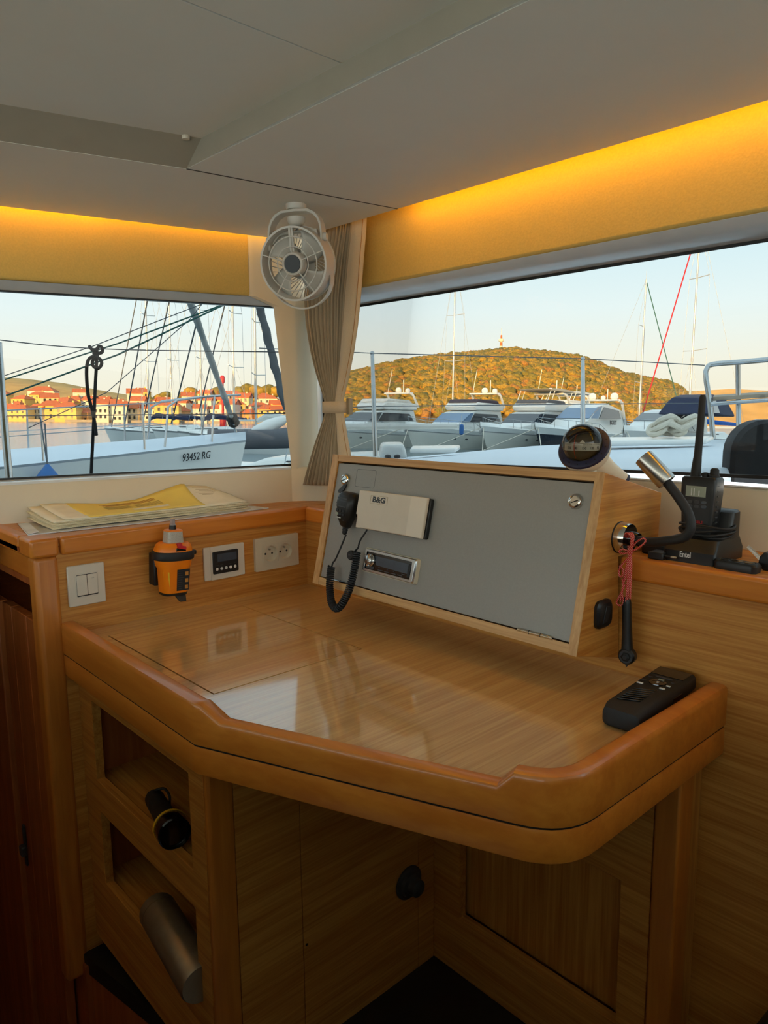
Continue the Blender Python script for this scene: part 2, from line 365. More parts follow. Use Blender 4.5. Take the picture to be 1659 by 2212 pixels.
m = MB(); m.box(-.8, -.0625, -.660, -.632, ZS-.036, ZS+.001); m.build('nosing_return', 'beech_x', lg, bevel=.006, seg=3)
lg = struct(thing('trim_5', 'oak window ledge with beech nosing along the front window', None), None)
m = MB(); m.prism([(.0, .0, ZS-.018), (XR, 0, ZS-.018), (XR, YB+.01, ZS-.018), (.1, YB+.01, ZS-.018), (.03, .17, ZS-.018)], (0, 0, .0185)); m.build('ledge_board', 'oak_x', lg)
m = MB(); m.box(.0135, .199, -.012, .012, ZS-.036, ZS+.001); m.build('nosing', 'beech_x', lg, bevel=.006, seg=3)
m = MB(); m.box(.8735, XR, -.012, .012, ZS-.036, ZS+.001); m.build('nosing', 'beech_x', lg, bevel=.006, seg=3)

# ---- companionway panelling at the left
m = MB(); m.box(-.042, .004, -.652, -.606, FLOOR-.05, ZS-.036); struct(m.build('trim_6', 'beech_z', bevel=.009, seg=3), 'beech corner post at the left end of the table')
m = MB(); m.box(-.8, -.0425, -.645, -.62, .112, ZS-.036); struct(m.build('trim_7', 'beech_x', bevel=.004), 'beech rail under the window ledge above the dark niche')
m = MB(); m.box(-.8, -.042, -.645, -.63, .10, .113); m.box(-.8, -.02, -.50, -.48, -.02, .16); m.box(-.8, -.02, -.64, -.48, -.03, .012); m.box(-.8, -.02, -.64, -.48, .16, .165); struct(m.build('trim_8', 'mahogany_z'), 'dark open niche below the ledge')
d1 = thing('door_1', 'narrow reddish wooden cabin door beside the corner post', None); struct(d1)
for a, b in ((-.268, -.205), (-.2035, -.105), (-.1035, -.044)):
    m = MB(); m.box(a, b, -.645, -.625, -1.5, .026); m.build('door_plank', 'mahogany_z', d1, bevel=.002)
m = MB(); m.box(-.25, -.236, -.650, -.645, -.60, -.50); m.build('latch_plate', 'grey_dark', d1, bevel=.002)
m = MB(); m.box(-.243, -.222, -.662, -.650, -.566, -.543); m.build('latch_handle', 'grey_dark', d1, bevel=.003)
m = MB(); m.box(-.9, -.276, -.655, -.63, -1.5, .026); struct(m.build('trim_9', 'mahogany_z', bevel=.003), 'dark wooden jamb beside the cabin door')
m = MB(); m.box(-.9, -.88, -3.2, -.40, -1.5, ZS); m.box(-.9, -.03, -.46, -.44, -1.5, ZS-.02); m.box(-.9, -.06, -.66, -.44, ZS-.03, ZS-.02); m.box(-.3, .02, -.62, -.600, -1.5, FLOOR-.02); struct(m.build('wall_hull', 'mahogany_z'), 'hull side of the stairwell')
m = MB(); m.box(-.9, -.2, -3.2, -.66, ZS-.03, ZS-.001); struct(m.build('trim_10', 'oak_y'), 'ledge above the stairwell')
m = MB(); m.box(3.18, 3.2, -3.2, .02, -1.5, -.55); struct(m.build('wall_right', 'oak_y'), 'low wall on the far right of the saloon')
m = MB(); m.box(-.9, 3.2, -3.2, -3.18, -1.5, -.55); struct(m.build('wall_back', 'oak_x'), 'low wall at the back of the saloon')
m = MB(); m.box(-.9, -.88, -3.2, -1.72, ZS, 1.04); struct(m.build('wall_left_aft', 'cream'), 'cream wall aft of the left window')

m = MB(); m.box(-1.5, 6.5, -6.5, -3.2, FLOOR-.08, FLOOR-.02); m.box(3.2, 6.5, -3.2, 1.0, FLOOR-.08, FLOOR-.02); struct(m.build('bounce_deck', 'cream'), 'unseen pale deck added to bounce skylight onto the ceiling')  # pale slab added out of view to reflect skylight up to the ceiling
m = MB(); m.box(-.9, .345, -1.62, -1.58, -1.5, .25); struct(m.build('wall_blocker', 'mahogany_z'), 'unseen low wall added to block rear light from the cabinets')  # added out of view, cuts the rear light that reaches the low cabinets
# unseen settee shape added around the camera to block rear light from the cabinets
st = thing('blocker_settee', 'unseen brown settee added to block rear light from the low cabinets', 'light blocker', (2.0, -1.7, FLOOR))
for a_, b_ in (((.35, -1.62), (3.1, -1.50)), ((1.98, -1.495), (2.10, -.02))):
    m = MB(); m.box(a_[0], b_[0], a_[1], b_[1], FLOOR, .25 if a_[0] < 1 else .40); m.build('blocker_back', 'blocker_brown', st, bevel=.03, seg=3)
m = MB(); m.box(.35, 3.1, -2.2, -1.625, FLOOR, -.25); m.build('seat', 'blocker_brown', st, bevel=.03, seg=3)
m = MB(); m.box(2.105, 2.7, -1.495, -.02, FLOOR, -.25); m.build('seat', 'blocker_brown', st, bevel=.03, seg=3)

# ================================================================== CHART TABLE
tb = thing('chart_table', 'glossy oak chart table with raised beech rim and a lifting lid', 'table', (.5, -.3, 0))
def bez(a, b, c, n): return [(a[0]*(1-t)**2+2*b[0]*t*(1-t)+c[0]*t*t, a[1]*(1-t)**2+2*b[1]*t*(1-t)+c[1]*t*t) for t in [i/(n-1) for i in range(n)]]
A0, A1, A2, A3 = (0.0, -.611), (.548, -.616), (1.052, -.420), (1.052, 0.0)
d = Vector((A2[0]-A1[0], A2[1]-A1[1])).normalized()
def fr(t): return (A1[0]+d.x*t, A1[1]+d.y*t)
Lf = (Vector(A2)-Vector(A1)).length
cor = bez(fr(Lf-.062), A2, (1.052, A2[1]+.062), 9)
path = [(A0, 1), ((.3, -.6137), 1), ((.535, -.6158), 1), (A1, 1), (fr(.012), 1), (fr(.047), 0), (fr(.25), 0), (fr(.455), 0), (fr(Lf-.066), 1)]+[(p, 1) for p in cor]+[((1.052, -.2), 1), (A3, 1)]
pts2 = [Vector(p) for p, k in path]
def offs(pts, dist):
    out = []
    for i, p in enumerate(pts):
        n = Vector((0, 0))
        for a, b in ((i-1, i), (i, i+1)):
            if a < 0 or b >= len(pts): continue
            e = (pts[b]-pts[a]); e.normalize(); n += Vector((-e.y, e.x))
        k = n.length; n.normalize(); s = dist/max(.55, (k/2 if 0 < i < len(pts)-1 else 1)); out.append(p+n*s)
    return out
def sweep(mb, prof_fn):
    rings = []
    for i, (p, k) in enumerate(path):
        rings.append([(OFF[dd][i].x, OFF[dd][i].y, z) for dd, z in prof_fn(k)])
    mb.loft(rings)
OFF = {dd: offs(pts2, dd) for dd in (0, .001, .002, .003, .006, .008, .022, .026, .030, .034)}
hi, lo = .027, .006
def pr_up(k):
    t = lo+(hi-lo)*k
    return [(.001, -.036), (0, -.033), (0, t-.009), (.001, t-.004), (.003, t-.0012), (.008, t), (.022, t), (.026, t-.0015 if k else .0005), (.030, t-.005 if k else .0002), (.030, -.036)]
m = MB(); sweep(m, pr_up); m.build('rim', 'beech_x', tb, smooth=True)
def pr_lo(k): return [(.006, -.082), (.002, -.0815), (.001, -.079), (.001, -.043), (.002, -.040), (.006, -.0385), (.030, -.0385), (.030, -.082)]
m = MB(); sweep(m, pr_lo); m.build('apron', 'beech_x', tb, smooth=True)
m = MB(); sweep(m, lambda k: [(.003, -.040), (.003, -.034), (.022, -.034), (.022, -.040)]); m.build('groove', 'gap_dark', tb)
inner = [(v.x, v.y) for v in OFF[.026]]
lx0, lx1, ly0, ly1 = .0675, .4775, -.541, -.234
gp = .0030
m = MB(); m.plate(inner+[(1.026, 0), (0, 0)], [[(lx0-gp, ly0-gp), (lx1+gp, ly0-gp), (lx1+gp, ly1+gp), (lx0-gp, ly1+gp)]], lambda x, y: (x, y, 0), lambda x, y: (x, y, -.018)); m.build('tabletop', 'oak_top', tb)
m = MB(); m.box(lx0, lx1, ly0, ly1, -.018, .0002); m.build('lid', 'oak_top', tb)
m = MB(); m.box(lx0-.02, lx1+.02, ly0-.02, ly1+.02, -.024, -.0030); m.build('lid_rebate', 'gap_dark', tb)

# ================================================================== CABINET UNDER THE TABLE (left)
cb = thing('shelf_cabinet', 'oak cabinet with two open pigeonholes under the table', 'cabinet', (.25, -.58, FLOOR))
yF = -.585
holes = [[(.064, -.292), (.462, -.292), (.462, -.124), (.064, -.124)], [(.072, -.516), (.464, -.516), (.464, -.358), (.072, -.358)]]
m = MB(); m.plate([(-.0, FLOOR+.03), (.508, FLOOR+.03), (.508, -.083), (.0, -.083)], holes, lambda x, z: (x, yF, z), lambda x, z: (x, yF+.018, z)); m.build('face_frame', 'oak_x', cb, bevel=.001)
for z in (-.300, -.524):
    m = MB(); m.box(.02, .50, yF+.018, -.20, z-.012, z); m.build('shelf', 'oak_x', cb)
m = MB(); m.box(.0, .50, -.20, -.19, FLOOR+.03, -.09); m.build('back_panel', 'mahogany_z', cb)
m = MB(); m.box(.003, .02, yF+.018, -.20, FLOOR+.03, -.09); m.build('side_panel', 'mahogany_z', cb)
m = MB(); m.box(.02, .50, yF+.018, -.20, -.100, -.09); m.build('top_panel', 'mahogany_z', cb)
m = MB(); m.prism([(.509, yF, FLOOR), (.509, yF+.045, FLOOR), (.521, yF+.045, FLOOR), (.524, yF+.03, FLOOR), (.521, yF+.004, FLOOR), (.517, yF, FLOOR)], (0, 0, FLOOR*-1-.083)); m.build('corner_post', 'beech_z', cb, bevel=.002)
for ya, yb in ((yF+.047, -.412), (-.4105, -.124), (-.1225, -.078)):
    m = MB(); m.box(.503, .518, ya, yb, FLOOR, -.083); m.build('inner_panel', 'oak_y', cb, bevel=.0006)
m = MB(); m.lathe([(.0001, 0), (.0026, 0), (.0026, .0012), (.0001, .0014)], (.518, -.405, -.492), (1, 0, 0), 10); m.build('screw', 'chrome', cb)
m = MB(); m.lathe([(.03, 0), (.034, .003), (.034, .006), (.026, .009), (.024, .016), (.018, .019), (.016, .026), (.017, .032), (.012, .036), (.0001, .037)], (.518, -.155, -.492), (1, 0, 0), 28); kb = m.build('knob', 'grey_dark', cb, smooth=True); kb['label'] = 'round dark bronze knob'
# kneehole back
kp = thing('kneehole_panel', 'oak recessed panel closing the back of the kneehole', 'panel', (.76, -.06, FLOOR))
yK = -.078
m = MB(); m.plate([(.518, FLOOR), (.984, FLOOR), (.984, -.084), (.518, -.084)], [[(.588, -.575), (.934, -.575), (.934, -.315), (.588, -.315)]], lambda x, z: (x, yK, z), lambda x, z: (x, yK+.02, z)); m.build('frame', 'oak_x', kp, bevel=.001)
m = MB(); m.box(.58, .94, yK+.03, yK+.036, -.58, -.30); m.build('recessed_panel', 'oak_z', kp)
m = MB(); m.box(.986, 1.026, yK-.004, -.036, FLOOR, -.084); m.build('post', 'beech_z', kp, bevel=.004)
m = MB(); m.box(.99, 1.022, -.0355, -.0005, FLOOR, -.084); m.build('post_back', 'oak_z', kp, bevel=.002)

# ================================================================== INSTRUMENT CONSOLE
fb = Vector((0, -.129, .059)); ev = Vector((0, .066, .283)).normalized(); en = Vector((0, -ev.z, ev.y)); VL = .2906
def cp(x, v, w): p = fb+ev*v+en*w; return Vector((x, p.y, p.z))
XL, XRr = .195, .872
cs = thing('instrument_console', 'oak sided console box with a tilted grey front panel on the table', 'console', (.53, -.03, .0))
prof = [cp(0, 0, 0), cp(0, VL, 0), Vector((0, .125, .294)), Vector((0, .12, ZS+.001)), Vector((0, -.013, ZS+.001)), Vector((0, -.0005, .025))]
for a, b in ((XL, XL+.02), (XRr-.016, XRr)):
    m = MB(); m.prism([p+Vector((a, 0, 0)) for p in prof], (b-a, 0, 0)); m.build('side_panel', 'oak_y', cs, bevel=.0008)
    m = MB(); m.prism([cp(a-.0001, -.0002, .0), cp(b+.0001, -.0002, .0), cp(b+.0001, VL+.0002, 0), cp(a-.0001, VL+.0002, 0)], en*.0012); m.build('edge_strip', 'edge_z', cs)
m = MB(); m.prism([cp(XL+.02, VL, .0005), Vector((XL+.02, .125, .294)), Vector((XL+.02, .122, .280)), cp(XL+.02, VL-.0145, .0005)], (XRr-XL-.036, 0, 0)); m.build('top_board', 'edge_x', cs, bevel=.0006)
m = MB(); m.prism([cp(XL+.02, 0, .0005), Vector((XL+.02, -.0005, .026)), Vector((XL+.02, -.0005, .043)), cp(XL+.02, .0165, .0005)], (XRr-XL-.036, 0, 0)); m.build('bottom_board', 'edge_x', cs, bevel=.0006)
m = MB(); m.prism([cp(XL+.0215, .0185, -.014), cp(XRr-.0175, .0185, -.014), cp(XRr-.0175, VL-.018, -.014), cp(XL+.0215, VL-.018, -.014)], en*.012); m.build('front_panel', 'panel_grey', cs, bevel=.0008)
m = MB(); m.prism([cp(XL+.02, .0165, -.022), cp(XRr-.016, .0165, -.022), cp(XRr-.016, VL-.0145, -.022), cp(XL+.02, VL-.0145, -.022)], en*.004); m.build('inner_void', 'gap_dark', cs)
for a, b in ((.250, .308), (.757, .826)):
    h = MB(); h.tube([cp(a, .018, .001), cp(b, .018, .001)], .0032, 10); hh = h.build('hinge', 'chrome', cs, smooth=True)
    for k in (.33, .66):
        h = MB(); h.tube([cp(a+(b-a)*k-.0006, .018, .001), cp(a+(b-a)*k+.0006, .018, .001)], .0035, 10); h.build('hinge_joint', 'slot_dark', hh)
# outline of the removed sticker
def arcframe(cx, cv, w, h, r, t, wz):
    a = rr(w, h, r, 5); b = rr(w-2*t, h-2*t, r-t, 5); m = MB()
    m.plate([(cx+x, cv+y) for x, y in a], [[(cx+x, cv+y) for x, y in b]], lambda u, v: cp(u, v, wz), lambda u, v: cp(u, v, wz+.0002)); return m
arcframe(.313, .244, .062, .038, .004, .0007, -.0021).build('sticker_outline', 'grey_dark', cs)
# locks
for lx, lv in ((.251, .237), (.828, .241)):
    m = MB(); m.lathe([(.0125, 0), (.0128, .003), (.0108, .007), (.0085, .008), (.0083, .0065), (.0001, .0065)], cp(lx, lv, -.002), en, 28); lk = m.build('lock', 'chrome', cs, smooth=True)
    m = MB(); m.prism([cp(lx-.0062, lv-.0022, .0046), cp(lx-.0058, lv-.0036, .0046), cp(lx+.0062, lv+.0012, .0046), cp(lx+.0058, lv+.0026, .0046)], en*.0006); m.build('key_slot', 'slot_dark', lk)
    if lx < .5:
        m = MB(); m.prism([cp(lx-.002, lv-.012, 0), cp(lx+.009, lv-.009, 0), cp(lx+.002, lv-.024, 0), cp(lx-.008, lv-.030, 0), cp(lx-.016, lv-.030, 0), cp(lx-.017, lv-.024, 0)], en*.003); m.build('lock_tab', 'black_plastic', lk, bevel=.001)

# ================================================================== THINGS ON THE WALLS
def wallA(y, z, x=0.0): return frame((x, y, z), (0, 1, 0), (0, 0, 1), (1, 0, 0))     # local x along the wall, y up, z out
# light switch
t = thing('light_switch', 'square ivory double light switch beside the corner post', 'switch', wallA(-.556, .097))
def plateL(mb, w, h, z0, z1, r=.002, cx=0, cy=0): return mb.prism([(cx+x, cy+y, z0) for x, y in rr(w, h, r, 3)], (0, 0, z1-z0))
m = MB(); plateL(m, .074, .083, 0, .007); m.build('cover_plate', 'white_plastic', t, bevel=.0015, world=False)
m = MB(); plateL(m, .046, .049, .007, .0082); m.build('inner_frame', 'white_plastic', t, bevel=.0006, world=False)
m = MB(); plateL(m, .0425, .0445, .0081, .0084); m.build('switch_gap', 'slot_dark', t, world=False)
for s_ in (-1, 1):
    m = MB(); plateL(m, .0203, .041, .008, .0105 if s_ < 0 else .0098, .001, s_*.0107, .0006); r_ = m.build('rocker', 'white_plastic', t, bevel=.0008, world=False)
    if s_ > 0:
        m = MB()
        for k in (-1, 0, 1): m.box(.0107+k*.0025-.0007, .0107+k*.0025+.0007, .0125, .0130, .0098, .0100)
        q = m.build('marks', 'print_dark', r_, world=False); q['kind'] = 'stuff'
# thermostat / display
t = thing('heater_control', 'ivory wall plate with a black display and five small buttons', 'thermostat', wallA(-.239, .0955))
m = MB(); plateL(m, .106, .077, 0, .006); m.build('cover_plate', 'white_plastic', t, bevel=.0014, world=False)
m = MB(); plateL(m, .075, .078, .006, .0075); m.build('raised_band', 'white_plastic', t, bevel=.0008, world=False)
m = MB(); plateL(m, .066, .052, .0075, .0115, .002, .0, .001); bz = m.build('display_bezel', 'black_plastic', t, bevel=.0012, world=False)
m = MB(); plateL(m, .050, .018, .0115, .0118, .001, .003, .012); m.build('display', 'lcd', t, world=False)
for k in range(5):
    m = MB(); m.lathe([(.0036, 0), (.0034, .001), (.0022, .0016), (.0001, .0017)], (-.024+k*.0118, -.0135, .0114), (0, 0, 1), 12); m.build('button', 'print_white', t, smooth=True, world=False)
text('27', .008, 'digits', 'print_dark', t, (-.014, .013, .0119))
for k, w_ in ((0, .010), (1, .007), (3, .006), (4, .006)):
    m = MB(); m.box(-.024+k*.0118-w_/2, -.024+k*.0118+w_/2, -.0055, -.0044, .0115, .0117); q = m.build('caption', 'grey_dark', t, world=False)
# double socket
t = thing('wall_socket', 'ivory double power socket next to the display plate', 'socket', wallA(-.094, .097))
CH = [[(s_*.0215+.0193*math.cos(2*PI*k/28), .0193*math.sin(2*PI*k/28)) for k in range(28)] for s_ in (-1, 1)]
m = MB(); m.plate(rr(.126, .080, .002, 3), CH, lambda x, y: (x, y, 0), lambda x, y: (x, y, .008)); m.build('cover_plate', 'ivory', t, world=False)
m = MB(); m.plate(rr(.089, .048, .002, 3), CH, lambda x, y: (x, y, .0081), lambda x, y: (x, y, .0092)); m.build('inner_frame', 'ivory', t, world=False)
for s_ in (-1, 1):
    m = MB(); outer = rr(.0425, .043, .0015, 3, s_*.0215); circ = [(s_*.0215+.0192*math.cos(2*PI*k/28), .0192*math.sin(2*PI*k/28)) for k in range(28)]
    m.plate(outer, [circ], lambda x, y: (x, y, .0092), lambda x, y: (x, y, .0106)); so_ = m.build('socket_face', 'ivory', t, world=False)
    m = MB(); m.lathe([(.0001, .0018), (.0165, .0018), (.0192, .0106), (.0194, .0106), (.0194, .0012), (.0001, .0012)], (s_*.0215, 0, 0.0), (0, 0, 1), 28); m.build('socket_well', 'ivory', so_, smooth=True, world=False)
    for hx in (-.0095, .0095):
        m = MB(); m.lathe([(.0026, 0), (.0026, .0006)], (s_*.0215+hx, -.001, .0018), (0, 0, 1), 12); m.build('pin_hole', 'slot_dark', so_, world=False)
    m = MB(); m.lathe([(.0022, 0), (.0022, .006), (.001, .0075)], (s_*.0215, .0095, .0018), (0, 0, 1), 10); m.build('earth_pin', 'steel', so_, world=False)

# orange beacon: upright, local -y faces the room
t = thing('emergency_beacon', 'orange emergency radio beacon with black band hanging on the oak wall', 'beacon', Matrix.Translation((.050, -.393, .042)) @ Matrix.Rotation(PI/2, 4, 'Z') @ Matrix.Rotation(math.radians(3), 4, 'Y'))
m = MB(); m.loft(rloft([(.018, .050, .042, .012), (.022, .054, .046, .014), (.070, .060, .052, .016), (.076, .070, .060, .022), (.090, .077, .064, .028), (.0945, .078, .064, .028)])); m.build('lower_body', 'orange', t, smooth=True, world=False)
m = MB(); m.loft(rloft([(.090, .084, .069, .032), (.092, .088, .072, .034), (.106, .088, .072, .034), (.108, .084, .069, .032)])); m.build('band', 'black_matte', t, smooth=True, world=False)
m = MB(); m.loft(rloft([(.107, .080, .066, .03), (.112, .079, .065, .03), (.121, .072, .060, .028), (.1255, .060, .050, .022)])); m.build('upper_body', 'orange', t, smooth=True, world=False)
m = MB(); m.loft(rloft([(.123, .037, .032, .006), (.149, .033, .029, .006)])); m.build('reflective_block', 'reflective', t, smooth=True, world=False)
m = MB(); m.loft(rloft([(.149, .034, .030, .006), (.152, .033, .029, .008), (.153, .026, .022, .008)])); m.build('block_cap', 'orange', t, smooth=True, world=False)
m = MB(); m.lathe([(.0075, 0), (.007, .009)], (-.001, 0, .1525), (0, 0, 1), 14); m.build('collar', 'black_plastic', t, smooth=True, world=False)
m = MB(); m.lathe([(.0065, 0), (.0065, .002), (.0055, .003), (.0055, .013), (.004, .0145)], (-.001, 0, .1615), (0, 0, 1), 14); m.build('strobe', 'clear_plastic', t, smooth=True, world=False)
m = MB(); m.box(.038, .053, -.006, .004, .095, .105); m.build('strap_end', 'black_plastic', t, bevel=.003, world=False)
m = MB(); m.loft(rloft([(.014, .052, .044, .013), (.019, .054, .046, .014)])); m.build('foot_rim', 'black_plastic', t, smooth=True, world=False)
m = MB(); m.prism([(-.006, -.018, .016), (.020, -.018, .016), (.018, -.026, .0), (.004, -.026, .0)], (0, .008, 0)); m.build('release_tab', 'black_plastic', t, bevel=.0015, world=False)
m = MB(); m.prism([(-.008, -.0330, .117), (.010, -.0330, .117), (.014, -.0330, .110), (-.010, -.0330, .110)], (0, .006, 0)); m.build('switch_guard', 'black_gloss', t, bevel=.001, world=False)
m = MB(); m.prism([(-.006, -.037, .117), (.012, -.037, .113), (.012, -.037, .120), (.003, -.037, .122), (.002, -.037, .128), (-.006, -.037, .126)], (0, .012, 0)); m.build('switch_lever', 'red', t, bevel=.001, world=False)
m = MB(); m.grid([[(-.004, -.0235-.0033*0, .024), (.024, -.0235, .024)], [(-.004, -.0268, .070), (.0255, -.0268, .070)]])
lb = m.build('instruction_label', 'black_matte', t, world=False)
for i in range(9):
    m = MB(); zz = .066-.0048*i; yy = -.0240-.0033*(zz-.024)/.046; w_ = .010 if i % 3 else .013; m.box(-.002, -.002+w_, yy-.0003, yy+.0003, zz, zz+.001); q = m.build('print_line', 'grey_dark', lb, world=False)
for i in range(3):
    m = MB(); zz = .060-.0145*i; yy = -.0240-.0033*(zz-.024)/.046; m.box(.0145, .0215, yy-.0003, yy+.0003, zz-.004, zz+.004); m.build('pictogram', 'print_brown', lb, world=False)
m = MB(); m.grid([[(-.0262, -.012, .026), (-.018, -.0225, .026)], [(-.0292, -.014, .066), (-.021, -.0255, .066)]]); m.build('yellow_label', 'yellow', t, world=False)
m = MB(); m.box(-.032, .032, .022, .05, .03, .1); m.build('bracket', 'black_plastic', t, bevel=.003, world=False)

# ================================================================== THINGS ON THE CONSOLE PANEL
def FP(u, v, w=0.0): return frame(cp(u, v, w-.002), (1, 0, 0), ev, en)
t = thing('autopilot_box', 'cream autopilot computer box with dark lettering on the grey console panel', 'electronics box', FP(.430, .178))
m = MB(); plateL(m, .176, .079, 0, .009, .004, -.001+.003, 0); m.build('base', 'black_plastic', t, bevel=.001, world=False)
def slant(mb, pts, z0, z1, sx, sy):
    a = [(x, y, z0) for x, y in pts]; b = [(x*sx, y*sy, z1) for x, y in pts]; mb.loft([a, b])
m = MB(); cov = [(-.088, .040), (.086, .040), (.086, -.039), (-.070, -.039), (-.085, -.012), (-.088, -.012)]
m.loft([[(x, y, .009) for x, y in cov], [(x, y, .016) for x, y in cov], [(x*.985-(.020 if x > 0 else 0), y*.965, .038) for x, y in cov]]); m.build('cover', 'white_plastic', t, bevel=.0028, seg=3, world=False)
m = MB(); cc = [(-.086, -.012), (-.0865, -.0385), (-.070, -.0385), (-.0848, -.0125)]
m.prism([(x, y, .009) for x, y in [(-.087, -.0135), (-.087, -.0385), (-.071, -.0385), (-.0855, -.0135)]], (0, 0, .024)); m.build('cover_flap', 'white_plastic', t, bevel=.001, world=False)
m = MB(); a_ = rr(.050, .0165, .001, 3, -.024, .0225); b_ = rr(.0492, .0157, .0008, 3, -.024, .0225); m.plate(a_, [b_], lambda x, y: (x, y, .0380), lambda x, y: (x, y, .0383)); m.build('badge_outline', 'print_grey', t, world=False)
text('B&G', .0155, 'badge', 'print_dark', t, (-.024, .0225, .0382), bold=.00055, sx=1.28)

# stereo
t = thing('car_stereo', 'silver framed marine stereo with dark display on the console panel', 'stereo', FP(.434, .076) @ Matrix.Rotation(math.radians(-1.0), 4, 'Z'))
fo = rr(.152, .050, .004, 4); fi = rr(.136, .0375, .002, 4, -.001)
m = MB(); m.loft([[(x, y, .0) for x, y in fo], [(x*.99, y*.98, .009) for x, y in fo]]); m.build('backing', 'ivory', t, world=False, smooth=True)
m = MB(); m.plate([(x*.985, y*.97) for x, y in fo], [fi], lambda x, y: (x, y, .008), lambda x, y: (x*.97, y*.92, .013)); m.build('frame', 'steel', t, world=False, bevel=.0008)
m = MB(); plateL(m, .138, .040, .008, .0105, .002, -.001); m.build('faceplate', 'black_gloss', t, world=False)
m = MB(); m.prism([(-.042, .012, .0106), (.060, .0115, .0106), (.060, -.008, .0106), (-.036, -.006, .0106)], (0, 0, .0006)); m.build('display', 'lcd', t, world=False)
m = MB(); m.lathe([(.0135, 0), (.0135, .004), (.0125, .005), (.0115, .0045)], (-.053, .001, .0105), (0, 0, 1), 28); m.build('volume_ring', 'chrome', t, smooth=True, world=False)
m = MB(); m.lathe([(.0105, 0), (.0100, .009), (.008, .0105), (.0001, .0105)], (-.053, .001, .0105), (0, 0, 1), 28); kn = m.build('volume_knob', 'steel', t, smooth=True, world=False)
for a in (0, PI/2):
    m = MB(); m.prism([(-.053+math.cos(a)*s1*.009-math.sin(a)*s2*.0005, .001+math.sin(a)*s1*.009+math.cos(a)*s2*.0005, .0209) for s1, s2 in ((-1, -1), (1, -1), (1, 1), (-1, 1))], (0, 0, .0004)); m.build('knob_groove', 'slot_dark', kn, world=False)
m = MB(); m.prism([(-.0645, -.010, .0105), (-.040, -.0105, .0105), (-.041, -.0165, .0105), (-.060, -.0165, .0105)], (0, 0, .002)); m.build('side_button', 'grey_dark', t, bevel=.0008, world=False)
for k in range(4):
    m = MB(); m.box(-.028+k*.019, -.014+k*.019, -.0150, -.0135, .0105, .0113); m.build('preset_button', 'grey_dark', t, world=False)
m = MB(); m.prism([(x, y, .0105) for x, y in rr(.007, .027, .002, 4, .0585, -.001)], (0, 0, .0012)); m.build('usb_door', 'black_plastic', t, bevel=.0005, world=False)
for i, (x, y, w_) in enumerate(((.046, -.0105, .010), (.0585, .004, .002), (-.024, -.009, .006), (.0, -.0095, .004), (.018, -.0098, .004))):
    m = MB(); m.box(x-w_/2, x+w_/2, y-.0005, y+.0005, .0112, .0119); m.build('caption', 'grey_dark', t, world=False)

# socket cap left of the stereo
t = thing('socket_cap', 'small round black cap on the panel beside the coiled cord', 'cap', FP(.311, .079))
m = MB(); m.lathe([(.0105, 0), (.0105, .006), (.0092, .0085), (.0001, .0088)], (0, 0, 0), (0, 0, 1), 26); m.build('cap_body', 'black_matte', t, smooth=True, world=False)
m = MB(); m.box(-.004, .004, -.001, .001, .0087, .0094); m.box(-.004, -.0022, -.003, .003, .0087, .0094); m.build('cap_mark', 'grey_dark', t, world=False)

# fist microphone with coiled cord
t = thing('fist_microphone', 'black fist microphone with coiled cord clipped to the console panel', 'microphone', FP(.296, .172) @ Matrix.Rotation(math.radians(-4), 4, 'Z'))
def micring(y, w, d, z0=.008): return [(x, y, z0+zz+d/2) for x, zz in rr(w, d, min(w, d)*.42, 6)]
m = MB(); m.loft([micring(-.038, .012, .014), micring(-.034, .024, .02), micring(-.015, .043, .028), micring(.012, .054, .032), micring(.028, .052, .031), micring(.036, .042, .027), micring(.0385, .028, .02)]); m.build('body', 'black_plastic', t, smooth=True, world=False)
for k in range(5):
    y_ = .0285-k*.0058; w_ = (.024, .030, .031, .032, .032)[k]; zt = .0385 if k else .0375
    m = MB(); m.box(-w_/2-.003, w_/2-.003, y_-.0010, y_+.0010, zt-.001, zt+.0012); m.build('grille_bar', 'grey_dark', t, world=False)
for r_ in range(2):
    for k in range(3):
        m = MB(); plateL(m, .0082, .0055, .0360, .0393-r_*.0012, .001, -.013+k*.0098, -.0035-r_*.0078); b_ = m.build('button', 'black_matte' if (r_, k) != (1, 0) else 'lcd_green', t, bevel=.0006, world=False)
        if (r_, k) != (1, 0):
            m = MB(); m.box(-.0145+k*.0098, -.0115+k*.0098, -.0042-r_*.0078, -.0030-r_*.0078, .0391-r_*.0012, .0395-r_*.0012); m.build('button_mark', 'grey_dark', b_, world=False)
m = MB(); m.box(-.0105, .0005, -.0195, -.0175, .0360, .0378); m.build('brand_mark', 'print_white', t, world=False)
m = MB(); m.box(.006, .012, -.0235, -.0215, .0335, .0352); m.build('talk_key', 'black_matte', t, world=False)
m = MB(); m.lathe([(.0065, 0), (.0065, .003), (.0050, .0035), (.0062, .005), (.0062, .008), (.0048, .0085), (.0055, .010), (.0050, .014), (.0025, .017)], (0, -.036, .017), (0, -1, 0), 16); m.build('cord_boot', 'black_matte', t, smooth=True, world=False)
m = MB(); plateL(m, .018, .024, 0, .010, .003); m.build('clip', 'black_plastic', t, bevel=.001, world=False)
